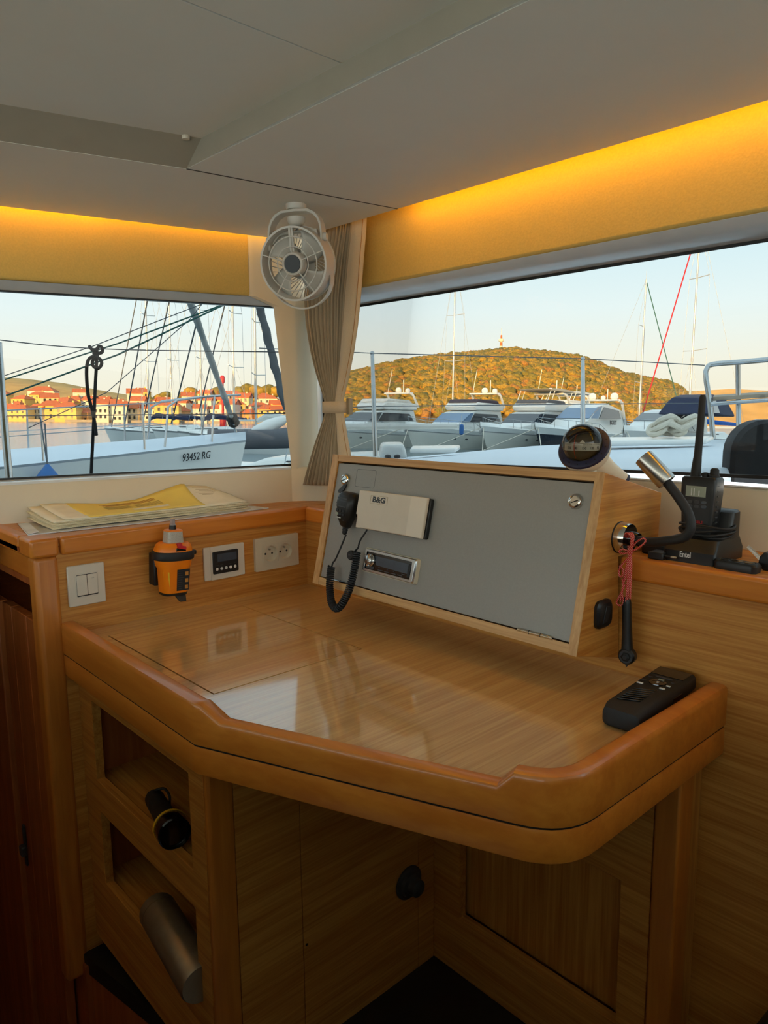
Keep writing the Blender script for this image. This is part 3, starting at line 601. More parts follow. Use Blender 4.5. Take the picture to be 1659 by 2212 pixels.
# cord in world space
def spline(pts, n):
    pts = [Vector(p) for p in pts]; P_ = [2*pts[0]-pts[1]]+pts+[2*pts[-1]-pts[-2]]; out = []
    for i in range(1, len(P_)-2):
        for k in range(n):
            u = k/n; a, b, c, d_ = P_[i-1:i+3]
            out.append(.5*((2*b)+(c-a)*u+(2*a-5*b+4*c-d_)*u*u+(3*b-a-3*c+d_)*u**3))
    out.append(pts[-1]); return out
cw_ = spline([cp(.2995, .120, .016), cp(.293, .095, .018), cp(.281, .065, .018), cp(.272, .056, .016), cp(.2700, .047, .016)], 8)
m = MB(); m.tube(cw_, .0019, 6); m.build('cord', 'black_matte', t, smooth=True)
core = spline([cp(.2735, .048, .020), cp(.277, .026, .022), cp(.285, .000, .024), cp(.302, -.026, .027), cp(.320, -.034, .028), cp(.336, -.022, .028), cp(.346, .010, .024), cp(.3475, .050, .020), cp(.346, .090, .018)], 40)
hel = []; Lc = 0; prevu = None; tot = sum((core[i+1]-core[i]).length for i in range(len(core)-1)); turns = 52
for i, p in enumerate(core):
    tt = (core[min(i+1, len(core)-1)]-core[max(i-1, 0)]).normalized()
    u_ = en.copy() if prevu is None else prevu; u_ = (u_-tt*u_.dot(tt)).normalized(); prevu = u_; v_ = tt.cross(u_)
    nxt = core[min(i+1, len(core)-1)]; seglen = (nxt-p).length
    for k in range(2):
        a = 2*PI*turns*(Lc+seglen*k/2)/tot; hel.append(p.lerp(nxt, k/2)+(u_*math.cos(a)+v_*math.sin(a))*.0068)
    Lc += seglen
m = MB(); m.tube(hel, .0020, 5); m.build('coiled_cord', 'black_matte', t, smooth=True)
m = MB(); m.tube(spline([hel[-1], cp(.342, .098, .014), cp(.338, .104, .010), cp(.339, .115, .008), cp(.350, .135, .006), cp(.356, .155, .004)], 8), .0019, 6); m.build('cord', 'black_matte', t, smooth=True)

# ================================================================== THINGS ON THE CONSOLE SIDE AND TOP
t = thing('side_socket', 'black rounded socket cover on the oak side of the console', 'socket', wallA(-.060, .1145, XRr))
m = MB(); m.loft([[(x, y, 0) for x, y in rr(.045, .046, .012, 5)], [(x, y, .005) for x, y in rr(.045, .046, .012, 5)], [(x, y, .009) for x, y in rr(.036, .038, .010, 5)]]); m.build('cover', 'black_plastic', t, smooth=True, world=False)
m = MB(); m.prism([(-.012, -.014, .0088), (.004, -.012, .0088), (.012, .012, .0088), (-.002, .014, .0088)], (0, 0, .002)); m.build('flap', 'black_matte', t, bevel=.001, world=False)
m = MB(); m.lathe([(.0022, 0), (.0018, .0008)], (-.0165, -.004, .0056), (0, 0, 1), 10); m.build('screw', 'steel', t, world=False)

# gooseneck lamp
by, bz = -.012, .233
t = thing('gooseneck_lamp', 'gooseneck reading lamp with brushed steel head on the console side', 'lamp', (XRr, by, bz))
m = MB(); m.lathe([(.0262, 0), (.0262, .0012), (.0255, .0016)], (XRr, by, bz), (1, 0, 0), 36); m.build('gasket', 'rubber', t, smooth=True)
m = MB(); m.lathe([(.0250, .001), (.0250, .0165), (.0235, .019), (.0001, .019)], (XRr, by, bz), (1, 0, 0), 36); m.build('base', 'chrome', t, smooth=True)
m = MB(); m.lathe([(.0125, .018), (.012, .030), (.0105, .034)], (XRr, by, bz), (1, 0, 0), 22); m.build('collar', 'black_gloss', t, smooth=True)
nk = spline([(XRr+.03, by-.002, bz), (XRr+.055, by-.007, bz+.000), P(1440, 1168, 1, -.030), P(1477, 1161, 1, -.032), P(1492, 1140, 1, -.032), P(1486, 1108, 1, -.031), P(1466, 1075, 1, -.030), P(1447, 1050, 1, -.030), P(1436, 1036, 1, -.030)], 8)
m = MB(); m.tube(nk, .0073, 14); m.build('neck', 'black_matte', t, smooth=True)
h0, h1 = P(1441, 1042, 1, -.030), P(1390, 987, 1, -.036); hx = (h1-h0).normalized(); hl = (h1-h0).length
m = MB(); m.lathe([(.0142, 0), (.0150, .0015), (.0150, hl-.001), (.0146, hl), (.0132, hl), (.0130, hl-.012), (.0001, hl-.013)], h0, hx, 40); m.build('head', 'steel', t, smooth=True)
m = MB(); m.lathe([(.0001, 0), (.0128, .0), (.0128, .002), (.0001, .002)], h0+hx*(hl-.0125), hx, 24); m.build('lens', 'black_gloss', t)

# red lanyard and the black key hanging on it
ly = -.036
t = thing('red_lanyard', 'red and white flecked cord looped over the lamp base', 'cord', P(1352, 1165, 1, ly))
def cord(pts, nm='cord', r=.0014): m = MB(); m.tube(spline(pts, 8), r, 6); return m.build(nm, 'lanyard', t, smooth=True)
m_, tt_, bb_ = _nodes('lanyard'); wv = tt_.nodes.new('ShaderNodeTexWave'); wv.wave_type = 'BANDS'; wv.bands_direction = 'DIAGONAL'; wv.inputs['Scale'].default_value = 170; wv.inputs['Distortion'].default_value = 3; rp_ = tt_.nodes.new('ShaderNodeValToRGB'); tcn_ = tt_.nodes.new('ShaderNodeTexCoord')
tt_.links.new(tcn_.outputs['Object'], wv.inputs['Vector']); tt_.links.new(wv.outputs['Fac'], rp_.inputs[0]); tt_.links.new(rp_.outputs[0], bb_.inputs['Base Color'])
rp_.color_ramp.interpolation = 'CONSTANT'; rp_.color_ramp.elements[0].color = (*lin((196, 28, 24)), 1); rp_.color_ramp.elements[1].position = .86; rp_.color_ramp.elements[1].color = (*lin((232, 180, 160)), 1); bb_.inputs['Roughness'].default_value = .7
def lp(px, py, dy=0): return P(px, py, 1, ly+dy)
for k in range(4):
    j = (k-1.5)*3.0; dy = (k-1.5)*.002
    cord([lp(1354+j, 1190, .02), lp(1352+j*1.6, 1165, .016), lp(1358+j*1.3, 1152, -.004), lp(1366+j*.6, 1158, -.012), lp(1364+j*.5, 1180, -.008), lp(1360+j*.7, 1197, dy)])
cord([lp(1362, 1192), lp(1380, 1183, -.004), lp(1394, 1170, -.006), lp(1390, 1163, -.006), lp(1376, 1170, -.004), lp(1364, 1184)])
cord([lp(1360, 1192), lp(1345, 1186, -.004), lp(1338, 1192, -.004), lp(1348, 1196, -.004), lp(1362, 1190)])
for k, (xa, xb, yb_) in enumerate(((1357, 1344, 1262), (1360, 1352, 1300), (1363, 1356, 1296), (1365, 1361, 1294), (1356, 1340, 1300))):
    cord([lp(1362, 1192, k*.001), lp(xa-1, 1215, k*.001), lp((xa+xb)/2, 1250, .001*k), lp(xb, yb_, 0)])
cord([lp(1356, 1205), lp(1340, 1225), lp(1337, 1240), lp(1343, 1246), lp(1346, 1232), lp(1338, 1222)])
cord([lp(1344, 1250), lp(1346, 1270), lp(1334, 1296), lp(1332, 1303), lp(1340, 1308), lp(1347, 1300), lp(1344, 1280), lp(1350, 1262)])
m = MB(); m.sphere(lp(1361, 1192), .0042, 2, (1, 1, 1.5)); m.build('knot', 'lanyard', t, smooth=True)
t = thing('deck_key', 'black plastic deck filler key hanging from the red cord', 'tool', P(1355, 1430, 1, ly+.004))
ka, kb2 = P(1354, 1290, 1, ly+.004), P(1355, 1432, 1, ly+.004)
def kring(f, w, d): c0 = ka.lerp(kb2, f); return [(c0.x+x, c0.y+y, c0.z) for x, y in rr(w, d, min(w, d)*.4, 4)]
m = MB(); m.loft([kring(0.0, .006, .005), kring(.02, .011, .009), kring(.08, .0135, .011), kring(.5, .0155, .011), kring(.82, .018, .012)]); m.build('handle', 'black_plastic', t, smooth=True)
m = MB(); hub = ka.lerp(kb2, .89); vdir = (C-hub).normalized()
ring = [hub+Vector((1, 0, 0)).cross(Vector((0, 1, 0)))*0 for _ in range(1)]
m.lathe([(.010, -.008), (.0138, -.006), (.0138, .004), (.011, .007), (.0001, .007)], hub, (.15, -1, 0), 22); m.build('hub', 'black_plastic', t, smooth=True)
m = MB(); m.lathe([(.0075, 0), (.0075, .003), (.004, .005)], hub+Vector((.001, -.0068, 0)), (.15, -1, 0), 6); m.build('socket_boss', 'black_matte', t)
m = MB(); m.prism([hub+Vector((x, -.002, z)) for x, z in ((-.004, -.011), (.005, -.011), (.0, -.0185))], (0, .004, 0)); m.build('pointer', 'black_plastic', t)

# hand bearing compass
axc = (RW @ Vector((-.46, .54, .70))).normalized(); cc = P(1263, 970, 1, -.020)
zt = Vector((0, 0, 1)); ux = (zt-axc*zt.dot(axc)).normalized(); uy = axc.cross(ux)
t = thing('hand_compass', 'hand bearing compass with navy ring and glass dome on the console', 'compass', cc)
m = MB(); m.lathe([(.012, -.034), (.028, -.028), (.038, -.016), (.0432, -.002), (.0432, .003), (.042, .006)], cc, axc, 40); m.build('bowl', 'compass_white', t, smooth=True)
m = MB(); m.lathe([(.0318, .006), (.0322, .0095), (.0375, .0090), (.0425, .0065), (.0435, .003), (.042, .001), (.031, .001)], cc, axc, 48); rg = m.build('ring', 'navy', t, smooth=True)
for k in range(16):
    a = 2*PI*k/16; p = cc+(ux*math.cos(a)+uy*math.sin(a))*.0375+axc*.0090; m = MB(); m.lathe([(.0014, -.0006), (.0012, .0003)], p, axc, 8); m.build('stud', 'black_plastic', rg)
m = MB()
rows = []
for i in range(10):
    a = -.28+(PI/2+.27)*i/9; rows.append([cc+axc*(.014+.0330*math.sin(a))+(ux*math.cos(b)+uy*math.sin(b))*.0330*math.cos(a) for b in [2*PI*k/36 for k in range(36)]])
m.grid(rows, True); m.build('dome', 'dome_glass', t, smooth=True)
m = MB(); m.lathe([(.0278, .0065), (.0278, .0075), (.024, -.008), (.0001, -.012)], cc, axc, 36); m.build('inner_bowl', 'compass_inner', t, smooth=True)
c0 = cc+axc*.014-Vector((0, 0, .004)); bh = .0058; br = .0285
bandrow = [[(c0.x+br*math.cos(a), c0.y+br*math.sin(a), c0.z+h) for a in [2*PI*k/40 for k in range(40)]] for h in (-bh, bh)]
m = MB(); m.grid(bandrow, True); cdn = m.build('card', 'card_white', t, smooth=True)
view = Vector((C.x-c0.x, C.y-c0.y, 0)).normalized(); a0 = math.atan2(view.y, view.x)
for sx_, nb in ((-.96, '210'), (-.53, '180'), (0, '150'), (.50, '120'), (.98, '90')):
    a = a0+sx_*.93+.10; n_ = Vector((math.cos(a), math.sin(a), 0)); xd = Vector((-math.sin(a), math.cos(a), 0))
    o = text(nb, .0066, 'numeral', 'print_dark', t, ext=.0001, bold=.00012, sx=.72); o.parent = t
    o.matrix_basis = Matrix.Translation(c0-cc+n_*(br+.0002)+Vector((0, 0, -.0016))) @ frame((0, 0, 0), xd, (0, 0, 1), n_) @ Matrix.Diagonal((.72, 1, 1, 1))
m = MB()
for k in range(48):
    a = a0-1.4+2.8*k/47; n_ = Vector((math.cos(a), math.sin(a), 0)); xd = Vector((-math.sin(a), math.cos(a), 0)); b_ = c0+n_*(br+.0002)
    hh_ = .0020 if k % 4 else .0028; m.face([b_+xd*.0002+Vector((0, 0, bh-.0004)), b_-xd*.0002+Vector((0, 0, bh-.0004)), b_-xd*.0002+Vector((0, 0, bh-hh_)), b_+xd*.0002+Vector((0, 0, bh-hh_))])
q = m.build('tick_marks', 'print_dark', cdn); q['kind'] = 'stuff'
ll = [c0+Vector((math.cos(a0-.45), math.sin(a0-.45), 0))*.0300*math.cos(e)+Vector((0, 0, .028*math.sin(e)+.001)) for e in [-.75+1.5*k/12 for k in range(13)]]
m = MB(); m.tube(ll, .0006, 6); m.build('lubber_line', 'orange_line', t)
m = MB(); pk = c0+view*.012; xd = Vector((-view.y, view.x, 0)); m.prism([pk+xd*.005+Vector((0, 0, bh)), pk-xd*.005+Vector((0, 0, bh)), pk+Vector((0, 0, bh+.006))], view*.001); m.build('pointer', 'card_white', t)
hb = cc-axc*.022; he = P(1349, 1036, 1, .055); hd = (he-hb)
def hring(f, w, d):
    c1 = hb.lerp(he, f); tt = hd.normalized(); s1 = tt.cross(Vector((0, 0, 1))).normalized(); s2 = s1.cross(tt); return [c1+s1*x+s2*y for x, y in rr(w, d, min(w, d)*.4, 5)]
m = MB(); m.loft([hring(0, .050, .048), hring(.25, .046, .042), hring(.5, .034, .030), hring(.75, .026, .024), hring(.95, .024, .021)]); m.build('handle', 'compass_white', t, smooth=True)
m = MB(); m.loft([hring(.945, .0236, .0205), hring(1.0, .0240, .021), hring(1.03, .022, .019)]); ecap = m.build('end_cap', 'navy', t, smooth=True)
fz = P(1262, 1016, 1, -.02); m = MB(); m.lathe([(.0165, 0), (.0165, .004), (.0150, .012), (.0155, .018)], (cc.x+.004, -.018, .3325), (0, -.24, .97), 28); m.build('foot', 'compass_white', t, smooth=True)

# ================================================================== THINGS ON THE FRONT LEDGE
zl = ZS+.0005
t = thing('radio_charger', 'black desktop charger cradle with white lettering holding a handheld radio', 'charger', (.97, .07, zl))
cx_, cy_ = .972, .074
m = MB(); m.loft([[(cx_+x, cy_+y, zl) for x, y in rr(.084, .110, .008, 4)], [(cx_+x, cy_+y, zl+.018) for x, y in rr(.084, .110, .008, 4)], [(cx_+x, cy_+y+.006, zl+.036) for x, y in rr(.076, .090, .010, 4)]]); m.build('base', 'black_plastic', t, smooth=True)
m = MB(); m.loft([[(cx_+.004+x, .098+y, zl+.034) for x, y in rr(.070, .044, .008, 4)], [(cx_+.006+x, .104+y, zl+.075) for x, y in rr(.066, .030, .008, 4)], [(cx_+.006+x, .106+y, zl+.078) for x, y in rr(.060, .024, .008, 4)]]); m.build('cradle_back', 'black_plastic', t, smooth=True)
text('Entel', .0125, 'badge', 'print_white', t, Vector((cx_-.004, cy_-.0555, zl+.0125))-Vector((.97, .07, zl)), Matrix.Rotation(PI/2, 3, 'X'), bold=.0003, sx=.72)
for k in range(5):
    zz = zl+.040+.0038*k; rad = .038+.003*math.sin(k*2.1); ph = k*1.3
    m = MB(); m.tube([(cx_+.002+rad*1.02*math.cos(a), .078+.036*math.sin(a)+.002*math.sin(3*a+ph), zz+.0025*math.sin(a*2+ph)) for a in [2*PI*i/30 for i in range(30)]], .0021, 6, closed=True); m.build('cable_loop', 'black_matte', t, smooth=True)
t = thing('handheld_radio', 'black handheld marine radio with tall antenna standing in its charger', 'radio', (.966, .070, zl+.036))
ro = Matrix.Translation((.9655, .070, zl+.030)) @ Matrix.Rotation(math.radians(-2), 4, 'X'); WORLD[t.name] = ro; t.matrix_world = ro
m = MB(); m.loft(rloft([(0, .046, .032, .006), (.03, .050, .034, .006), (.075, .056, .036, .006), (.098, .056, .036, .006), (.1015, .053, .033, .008)])); m.build('body', 'black_plastic', t, smooth=True, world=False)
m = MB(); m.box(-.018, .014, -.0186, -.0176, .070, .087); m.build('screen', 'lcd_green', t, bevel=.0003, world=False)
for i, x in enumerate((-.0085, -.0045, .0035)):
    m = MB(); m.box(x-.0008, x+.0008, -.0189, -.0185, .072, .084-(i == 2)*.004); m.build('digit_bar', 'print_white', t, world=False)
m = MB(); m.loft(rloft([(.056, .006, .003, .001, -.020, -.0175), (.0645, .006, .003, .001, -.020, -.0175)])); m.build('red_button', 'red', t, world=False, smooth=True)
for r_ in range(2):
    for k in range(3):
        m = MB(); m.prism([(x, -.0165, z) for x, z in rr(.0088, .0052, .0022, 3, -.0105+k*.0112, .0618-r_*.0068)], (0, -.0022, 0)); m.build('button', 'grey_dark' if k < 2 else 'lcd', t, bevel=.0004, world=False)
text('SIBLE', .0062, 'badge', 'red', t, (.006, -.0180, .030), Matrix.Rotation(PI/2, 3, 'X'), sx=.9)
for k in range(9):
    m = MB(); m.box(.0265, .0286, -.008, -.002, .022+k*.0082, .0236+k*.0082); m.build('side_rib', 'grey_dark', t, world=False)
m = MB(); m.tube([(-.014, .004, .100), (-.0135, .004, .115), (-.0125, .004, .135), (-.0115, .004, .18), (-.011, .004, .226), (-.011, .004, .231)], [.0082, .0076, .0062, .0056, .0052, .0034], 12); m.build('antenna', 'black_matte', t, smooth=True, world=False)
m = MB(); m.lathe([(.0085, 0), (.0085, .004), (.0070, .005), (.0068, .013), (.004, .0155), (.0001, .0156)], (.017, .002, .1005), (0, 0, 1), 14); m.build('dial', 'black_matte', t, smooth=True, world=False)
m = MB(); m.lathe([(.0055, 0), (.0050, .007), (.002, .008)], (.003, .002, .1005), (0, 0, 1), 12); m.build('mode_knob', 'black_matte', t, smooth=True, world=False)
# charger plug
t = thing('power_adapter', 'flat black power adapter lying behind the lamp neck', 'adapter', (.90, .08, zl))
m = MB(); m.box(.883, .925, .040, .105, zl, zl+.019); m.build('body', 'black_plastic', t, bevel=.003)
t = thing('adapter_plug', 'small black mains plug with two brass pins lying on the ledge', 'plug', (.938, .03, zl))
m = MB(); m.box(.912, .938, .006, .034, zl, zl+.012); m.build('body', 'black_plastic', t, bevel=.002)
for k in (0, 1):
    m = MB(); m.tube([(.938, .013+k*.014, zl+.007), (.948, .013+k*.014, zl+.007)], .0019, 8); pn = m.build('pin_sleeve', 'black_plastic', t, smooth=True)
    m = MB(); m.tube([(.948, .013+k*.014, zl+.007), (.956, .013+k*.014, zl+.007), (.957, .013+k*.014, zl+.007)], [.0019, .0019, .0012], 8); m.build('pin_tip', 'bottle_metal', pn, smooth=True)
# key fob and clip
t = thing('key_fob', 'black remote key fob with a bright edge lying on the ledge', 'remote', Matrix.Translation((1.046, .023, zl)) @ Matrix.Rotation(math.radians(-3), 4, 'Z'))
m = MB(); m.loft([[(x, y, .0) for x, y in rr(.062, .024, .006, 5)], [(x, y, .010) for x, y in rr(.064, .026, .007, 5)], [(x, y, .0135) for x, y in rr(.060, .022, .008, 5)]]); m.build('body', 'black_plastic', t, smooth=True, world=False)
for k in range(3):
    m = MB(); plateL(m, .015, .012, .0134, .0143, .003, -.018+k*.018, 0); m.build('key_button', 'black_gloss', t, bevel=.0005, world=False)
m = MB(); m.tube(spline([(-.031, .002, .006), (-.040, .006, .004), (-.046, .000, .003), (-.052, -.004, .003)], 6), .0028, 6); m.build('loop', 'black_matte', t, smooth=True, world=False)
t = thing('winch_clip', 'black curved plastic clip with a thin blade resting beside the key fob', 'clip', (1.075, .055, zl))
m = MB(); m.prism([(1.066, .046, zl+.008), (1.074, .046, zl+.0), (1.088, .046, zl+.0), (1.094, .046, zl+.006), (1.084, .046, zl+.014), (1.080, .046, zl+.026), (1.074, .046, zl+.028), (1.068, .046, zl+.020)], (0, .014, 0)); m.build('body', 'black_plastic', t, bevel=.002)
m = MB(); m.prism([(1.068, .050, zl+.012), (1.045, .056, zl+.030), (1.047, .056, zl+.032), (1.071, .050, zl+.016)], (0, .006, 0)); m.build('blade', 'steel', t)

# ================================================================== THINGS ON THE LEFT LEDGE
def sheetpt(u, v, i, lift=1.0, wide=1.0):
    yy = -.588+.462*u; front = -.072+.018*u; back = LA(yy, -.008).x
    x = front+(back-front)*v*wide
    up = np.interp(u, [0, .12, .35, .5, .72, .85, 1.0], [.016, .018, .008, .012, .042, .036, .006])
    curl = .008*math.exp(-((u)/.04)**2)
    return (x, yy, zl+.0032+.0018*i+.0009*math.sin(i*2.3+u*5)+lift*up*v**1.6*(.35+.65*min(1, i/9))+curl*.2*v)
NSH = 11
for i in range(NSH):
    u0, u1 = (.0+.006*((i*7) % 5), 1-.006*((i*5) % 6))
    if i == NSH-1: u0, u1 = .17, .74
    elif i == NSH-2: u0, u1 = .06, .985
    dv = .012*((i*3) % 4)
    rows = [[sheetpt(u0+(u1-u0)*a/28, dv+(1-dv)*b/8, i) for b in range(9)] for a in range(29)]
    m = MB(); m.grid(rows); o = m.build('nautical_chart', 'paper_yellow' if i == NSH-1 else ('paper' if i > 7 else 'paper_edge'), smooth=True)
    so_ = o.modifiers.new('thick', 'SOLIDIFY'); so_.thickness = .0012; so_.offset = 1
    if i == NSH-1: tag(o, 'yellow printed chart sheet on top of the paper chart stack', 'chart'); top_chart = o
    elif i == NSH-2: second_chart = tag(o, 'white topmost folded chart under the yellow sheet with a raised corner', 'chart')
    else: tag(o, 'folded paper nautical chart in the stack on the left ledge', 'chart', 'stacked nautical charts')
def printbar(u0, u1, v0, v1, m_, nm, lay=NSH-1, par=None):
    rows = [[Vector(sheetpt(u0+(u1-u0)*a/10, v0+(v1-v0)*b/3, lay))+Vector((0, 0, .0015)) for b in range(4)] for a in range(11)]
    m = MB(); m.grid(rows); return m.build(nm, m_, par or top_chart, smooth=True)
for k in range(3): printbar(.30+.01*k, .56, .80-.05*k, .83-.05*k, 'print_brown', 'heading_line')
for k in range(5): printbar(.30, .42, .62-.045*k, .637-.045*k, 'print_grey', 'text_line'); printbar(.44, .57, .62-.045*k, .637-.045*k, 'print_grey', 'text_line')
printbar(.40, .58, .22, .34, 'paper', 'title_label')
for k in range(6): printbar(.77+.012*(k % 3), .90-.01*k, .90-.055*k, .91-.055*k, 'print_grey', 'coast_line', NSH-2, second_chart)
t = thing('plastic_folder', 'clear plastic folder lying flat under the stack of charts', 'folder', (-.06, -.4, zl))
m = MB(); m.prism([(-.055, -.642, zl), (-.225, -.612, zl), (-.20, -.35, zl), (-.10, -.10, zl), (-.030, -.09, zl), (-.022, -.30, zl)], (0, 0, .0022)); m.build('sleeve', 'folder', t, bevel=.0006)
m = MB(); m.prism([(-.055, -.640, zl+.0024), (-.20, -.615, zl+.0024), (-.19, -.600, zl+.006), (-.052, -.622, zl+.006)], (0, 0, .0010)); m.build('folded_flap', 'folder', t)

# ================================================================== HANDHELD ON THE TABLE
t = thing('wireless_handset', 'black wireless remote handset with slotted speaker lying on the table', 'handset', Matrix.Translation((.985, -.108, .0)) @ Matrix.Rotation(math.radians(2), 4, 'Z'))
def hr(y, w, z0, z1): return [(x, y, (z0+z1)/2+z) for x, z in rr(w, z1-z0, .008, 5)]
m = MB(); m.loft([hr(-.094, .046, .004, .020), hr(-.091, .054, .001, .027), (hr(-.078, .058, .0005, .033)), hr(-.02, .060, .002, .035), hr(.03, .060, .006, .037), hr(.088, .060, .012, .038), hr(.092, .056, .015, .035)]); m.build('body', 'black_matte', t, smooth=True, world=False)
for k in range(7):
    y_ = -.070+k*.0085; m = MB(); m.prism([(-.017, y_, .0338), (.012, y_+.012, .0338), (.012, y_+.0145, .0338), (-.017, y_+.0025, .0338)], (0, 0, .0022)); m.build('speaker_rib', 'black_gloss', t, bevel=.0006, world=False)
m = MB(); m.prism([(-.025, .052, .0375), (.025, .052, .0375), (.025, .084, .0385), (-.025, .084, .0385)], (0, 0, .0008)); m.build('screen', 'black_gloss', t, world=False)
m = MB(); m.lathe([(.0128, 0), (.0125, .0012), (.0085, .0014), (.008, .0008)], (0, .022, .0362), (0, .03, 1), 24); m.build('navigation_ring', 'black_gloss', t, smooth=True, world=False)
for x, y, w_, h_, mm_ in ((0, .0345, .009, .0035, 'lcd_green'), (-.018, .036, .006, .002, 'grey_dark'), (-.020, .018, .007, .002, 'grey_dark'), (-.019, .004, .009, .003, 'print_white'), (.018, .034, .005, .003, 'grey_dark'), (.018, .018, .006, .003, 'print_white'), (.015, .004, .008, .003, 'print_white'), (0, .022, .003, .005, 'print_white'), (0, .044, .026, .003, 'grey_dark')):
    m = MB(); m.box(x-w_/2, x+w_/2, y-h_/2, y+h_/2, .0352+y*.025, .0372+y*.025); m.build('key_mark', mm_, t, world=False)
m = MB(); m.box(.0285, .0306, .010, .040, .016, .024); m.build('side_button', 'black_gloss', t, bevel=.0008, world=False)

# ================================================================== THINGS IN THE PIGEONHOLES
t = thing('flashlight', 'black flashlight with a yellow ring lying in the upper pigeonhole', 'flashlight', P(375, 1800, 2, -.27))
f1, f0 = P(378, 1802, 2, -.266), P(332, 1722, 2, -.278); fd = (f1-f0).normalized(); fl = (f1-f0).length
f1 = f1+Vector((0, .004, 0))
m = MB(); m.lathe([(.012, 0), (.017, .004), (.018, .02), (.0165, .024), (.018, .03), (.018, .05), (.0165, .054), (.018, .06), (.019, fl*.6), (.024, fl*.72), (.026, fl*.78)], f0, fd, 22); m.build('barrel', 'black_matte', t, smooth=True)
m = MB(); m.lathe([(.0262, fl*.77), (.0300, fl*.79), (.0300, fl*.80), (.0290, fl*.815)], f0, fd, 28); m.build('ring', 'yellow', t, smooth=True)
m = MB(); m.lathe([(.0270, fl*.79), (.0292, fl*.82), (.0280, fl*.99), (.0255, fl), (.0245, fl*.95), (.006, fl*.88), (.0001, fl*.88)], f0, fd, 28); m.build('head', 'black_gloss', t, smooth=True)
m = MB(); m.lathe([(.0001, .0), (.0245, 0.0), (.0245, .0015), (.0001, .0015)], f0+fd*(fl*.94), fd, 24); m.build('lens', 'dome_glass', t)
m = MB(); m.lathe([(.0001, -.008), (.004, -.007), (.021, .0), (.0235, .004)], f0+fd*(fl*.93), fd, 24); m.build('reflector', 'black_gloss', t, smooth=True)
m = MB(); m.tube(spline([f0+Vector((.0, -.01, .012)), f0+Vector((.02, .01, .022)), f0+Vector((.035, .015, .012)), f0+Vector((.045, .01, .0))], 6), .0025, 6); m.build('wrist_strap', 'black_matte', t, smooth=True)
t = thing('binocular_case', 'black soft case standing behind the flashlight in the upper pigeonhole', 'case', (.43, -.50, -.3))
m = MB(); m.loft([[(.430+x, -.52+y, -.2995) for x, y in rr(.062, .060, .012, 4)], [(.432+x, -.52+y, -.22) for x, y in rr(.058, .056, .012, 4)], [(.44+x, -.515+y, -.185) for x, y in rr(.035, .035, .01, 4)]]); m.build('body', 'black_matte', t, smooth=True)
m = MB(); m.tube(spline([(.425, -.545, -.20), (.430, -.550, -.175), (.445, -.54, -.16), (.452, -.53, -.19)], 6), .003, 6); m.build('strap', 'black_matte', t, smooth=True)
for nm, pa, pb, r_, zz, lab in (('steel_flask', (337, 1962), (436, 2128), .034, -.489, 'brushed metal cylinder lying at the front of the lower pigeonhole'), ('steel_flask', (392, 1960), (470, 2085), .027, -.496, 'second metal cylinder lying behind in the lower pigeonhole')):
    a, b = P(*pa, 2, zz), P(*pb, 2, zz); dd = (b-a).normalized(); L_ = min((b-a).length, .36)
    if 'second' in lab: a = a+Vector((0, .05, 0))
    if max(a.x, (a+dd*L_).x) > .475: L_ = (.475-a.x)/dd.x
    t = thing(nm, lab, 'cylinder', (a.x, a.y, zz-r_))
    m = MB(); m.lathe([(r_*.80, 0), (r_*.95, .003), (r_, .010), (r_, .024)], a, dd, 32); m.build('cap', 'bottle_metal', t, smooth=True)
    m = MB(); m.lathe([(r_*.97, .024), (r_*.97, .0255), (r_, .026), (r_, L_-.004), (r_*.94, L_)], a, dd, 32); m.build('body', 'bottle_metal', t, smooth=True)

# case on the floor at the right
t = thing('safety_case', 'black case with red and yellow patches standing against the oak wall', 'case', Matrix.Translation((1.228, -.075, FLOOR)) @ Matrix.Rotation(math.radians(0), 4, 'Z'))
m = MB(); m.loft([[(x, y, .0) for x, y in rr(.23, .13, .02, 5)], [(x+.006, y, .20) for x, y in rr(.225, .125, .02, 5)], [(x+.02, y, .30) for x, y in rr(.17, .10, .02, 5)], [(x+.022, y, .312) for x, y in rr(.15, .085, .02, 5)]]); m.build('body', 'black_matte', t, smooth=True, world=False)
def pf(x, z): return (x, -.0665 if z < .2 else -.0635+.0135*(z-.2)/.1-.0015, z)
m = MB(); m.grid([[pf(-.082, .272), pf(.06, .272)], [pf(-.072, .296), pf(.06, .296)]]); m.build('red_patch', 'red', t, world=False)
m = MB(); m.grid([[pf(-.098, .205), pf(-.045, .205)], [pf(-.083, .271), pf(-.03, .271)]]); m.build('yellow_patch', 'yellow', t, world=False)
m = MB(); m.loft([[(-.13+x, -.03+y, .12) for x, y in rr(.03, .05, .01, 4)], [(-.122+x, -.03+y, .19) for x, y in rr(.02, .04, .008, 4)]]); m.build('side_strap', 'red', t, world=False, smooth=True)

# ================================================================== CURTAIN
yC = .074
t = thing('curtain', 'beige pleated curtain tied at the waist beside the front window', 'curtain', P(722, 880, 1, yC))
ED = [(465, 688, 793), (500, 686, 791), (560, 672, 786), (640, 660, 780), (700, 664, 774), (760, 674, 765), (810, 687, 755), (850, 699, 745), (868, 704, 741), (880, 705, 740), (892, 704, 742), (915, 698, 746), (950, 686, 752), (1000, 671, 762), (1046, 659, 772)]
def curt(py, s_):
    l = np.interp(py, [e[0] for e in ED], [e[1] for e in ED]); r = np.interp(py, [e[0] for e in ED], [e[2] for e in ED])
    a = P(l, py, 1, yC); b = P(r, py, 1, yC); return a.lerp(b, s_)
pys = [465+(1046-465)*i/44 for i in range(45)]
def fold(py): return float(np.interp(py, [465, 500, 650, 800, 860, 880, 900, 960, 1046], [.015, .018, .018, .014, .008, .006, .008, .014, .020]))
NP = 12; rows = []
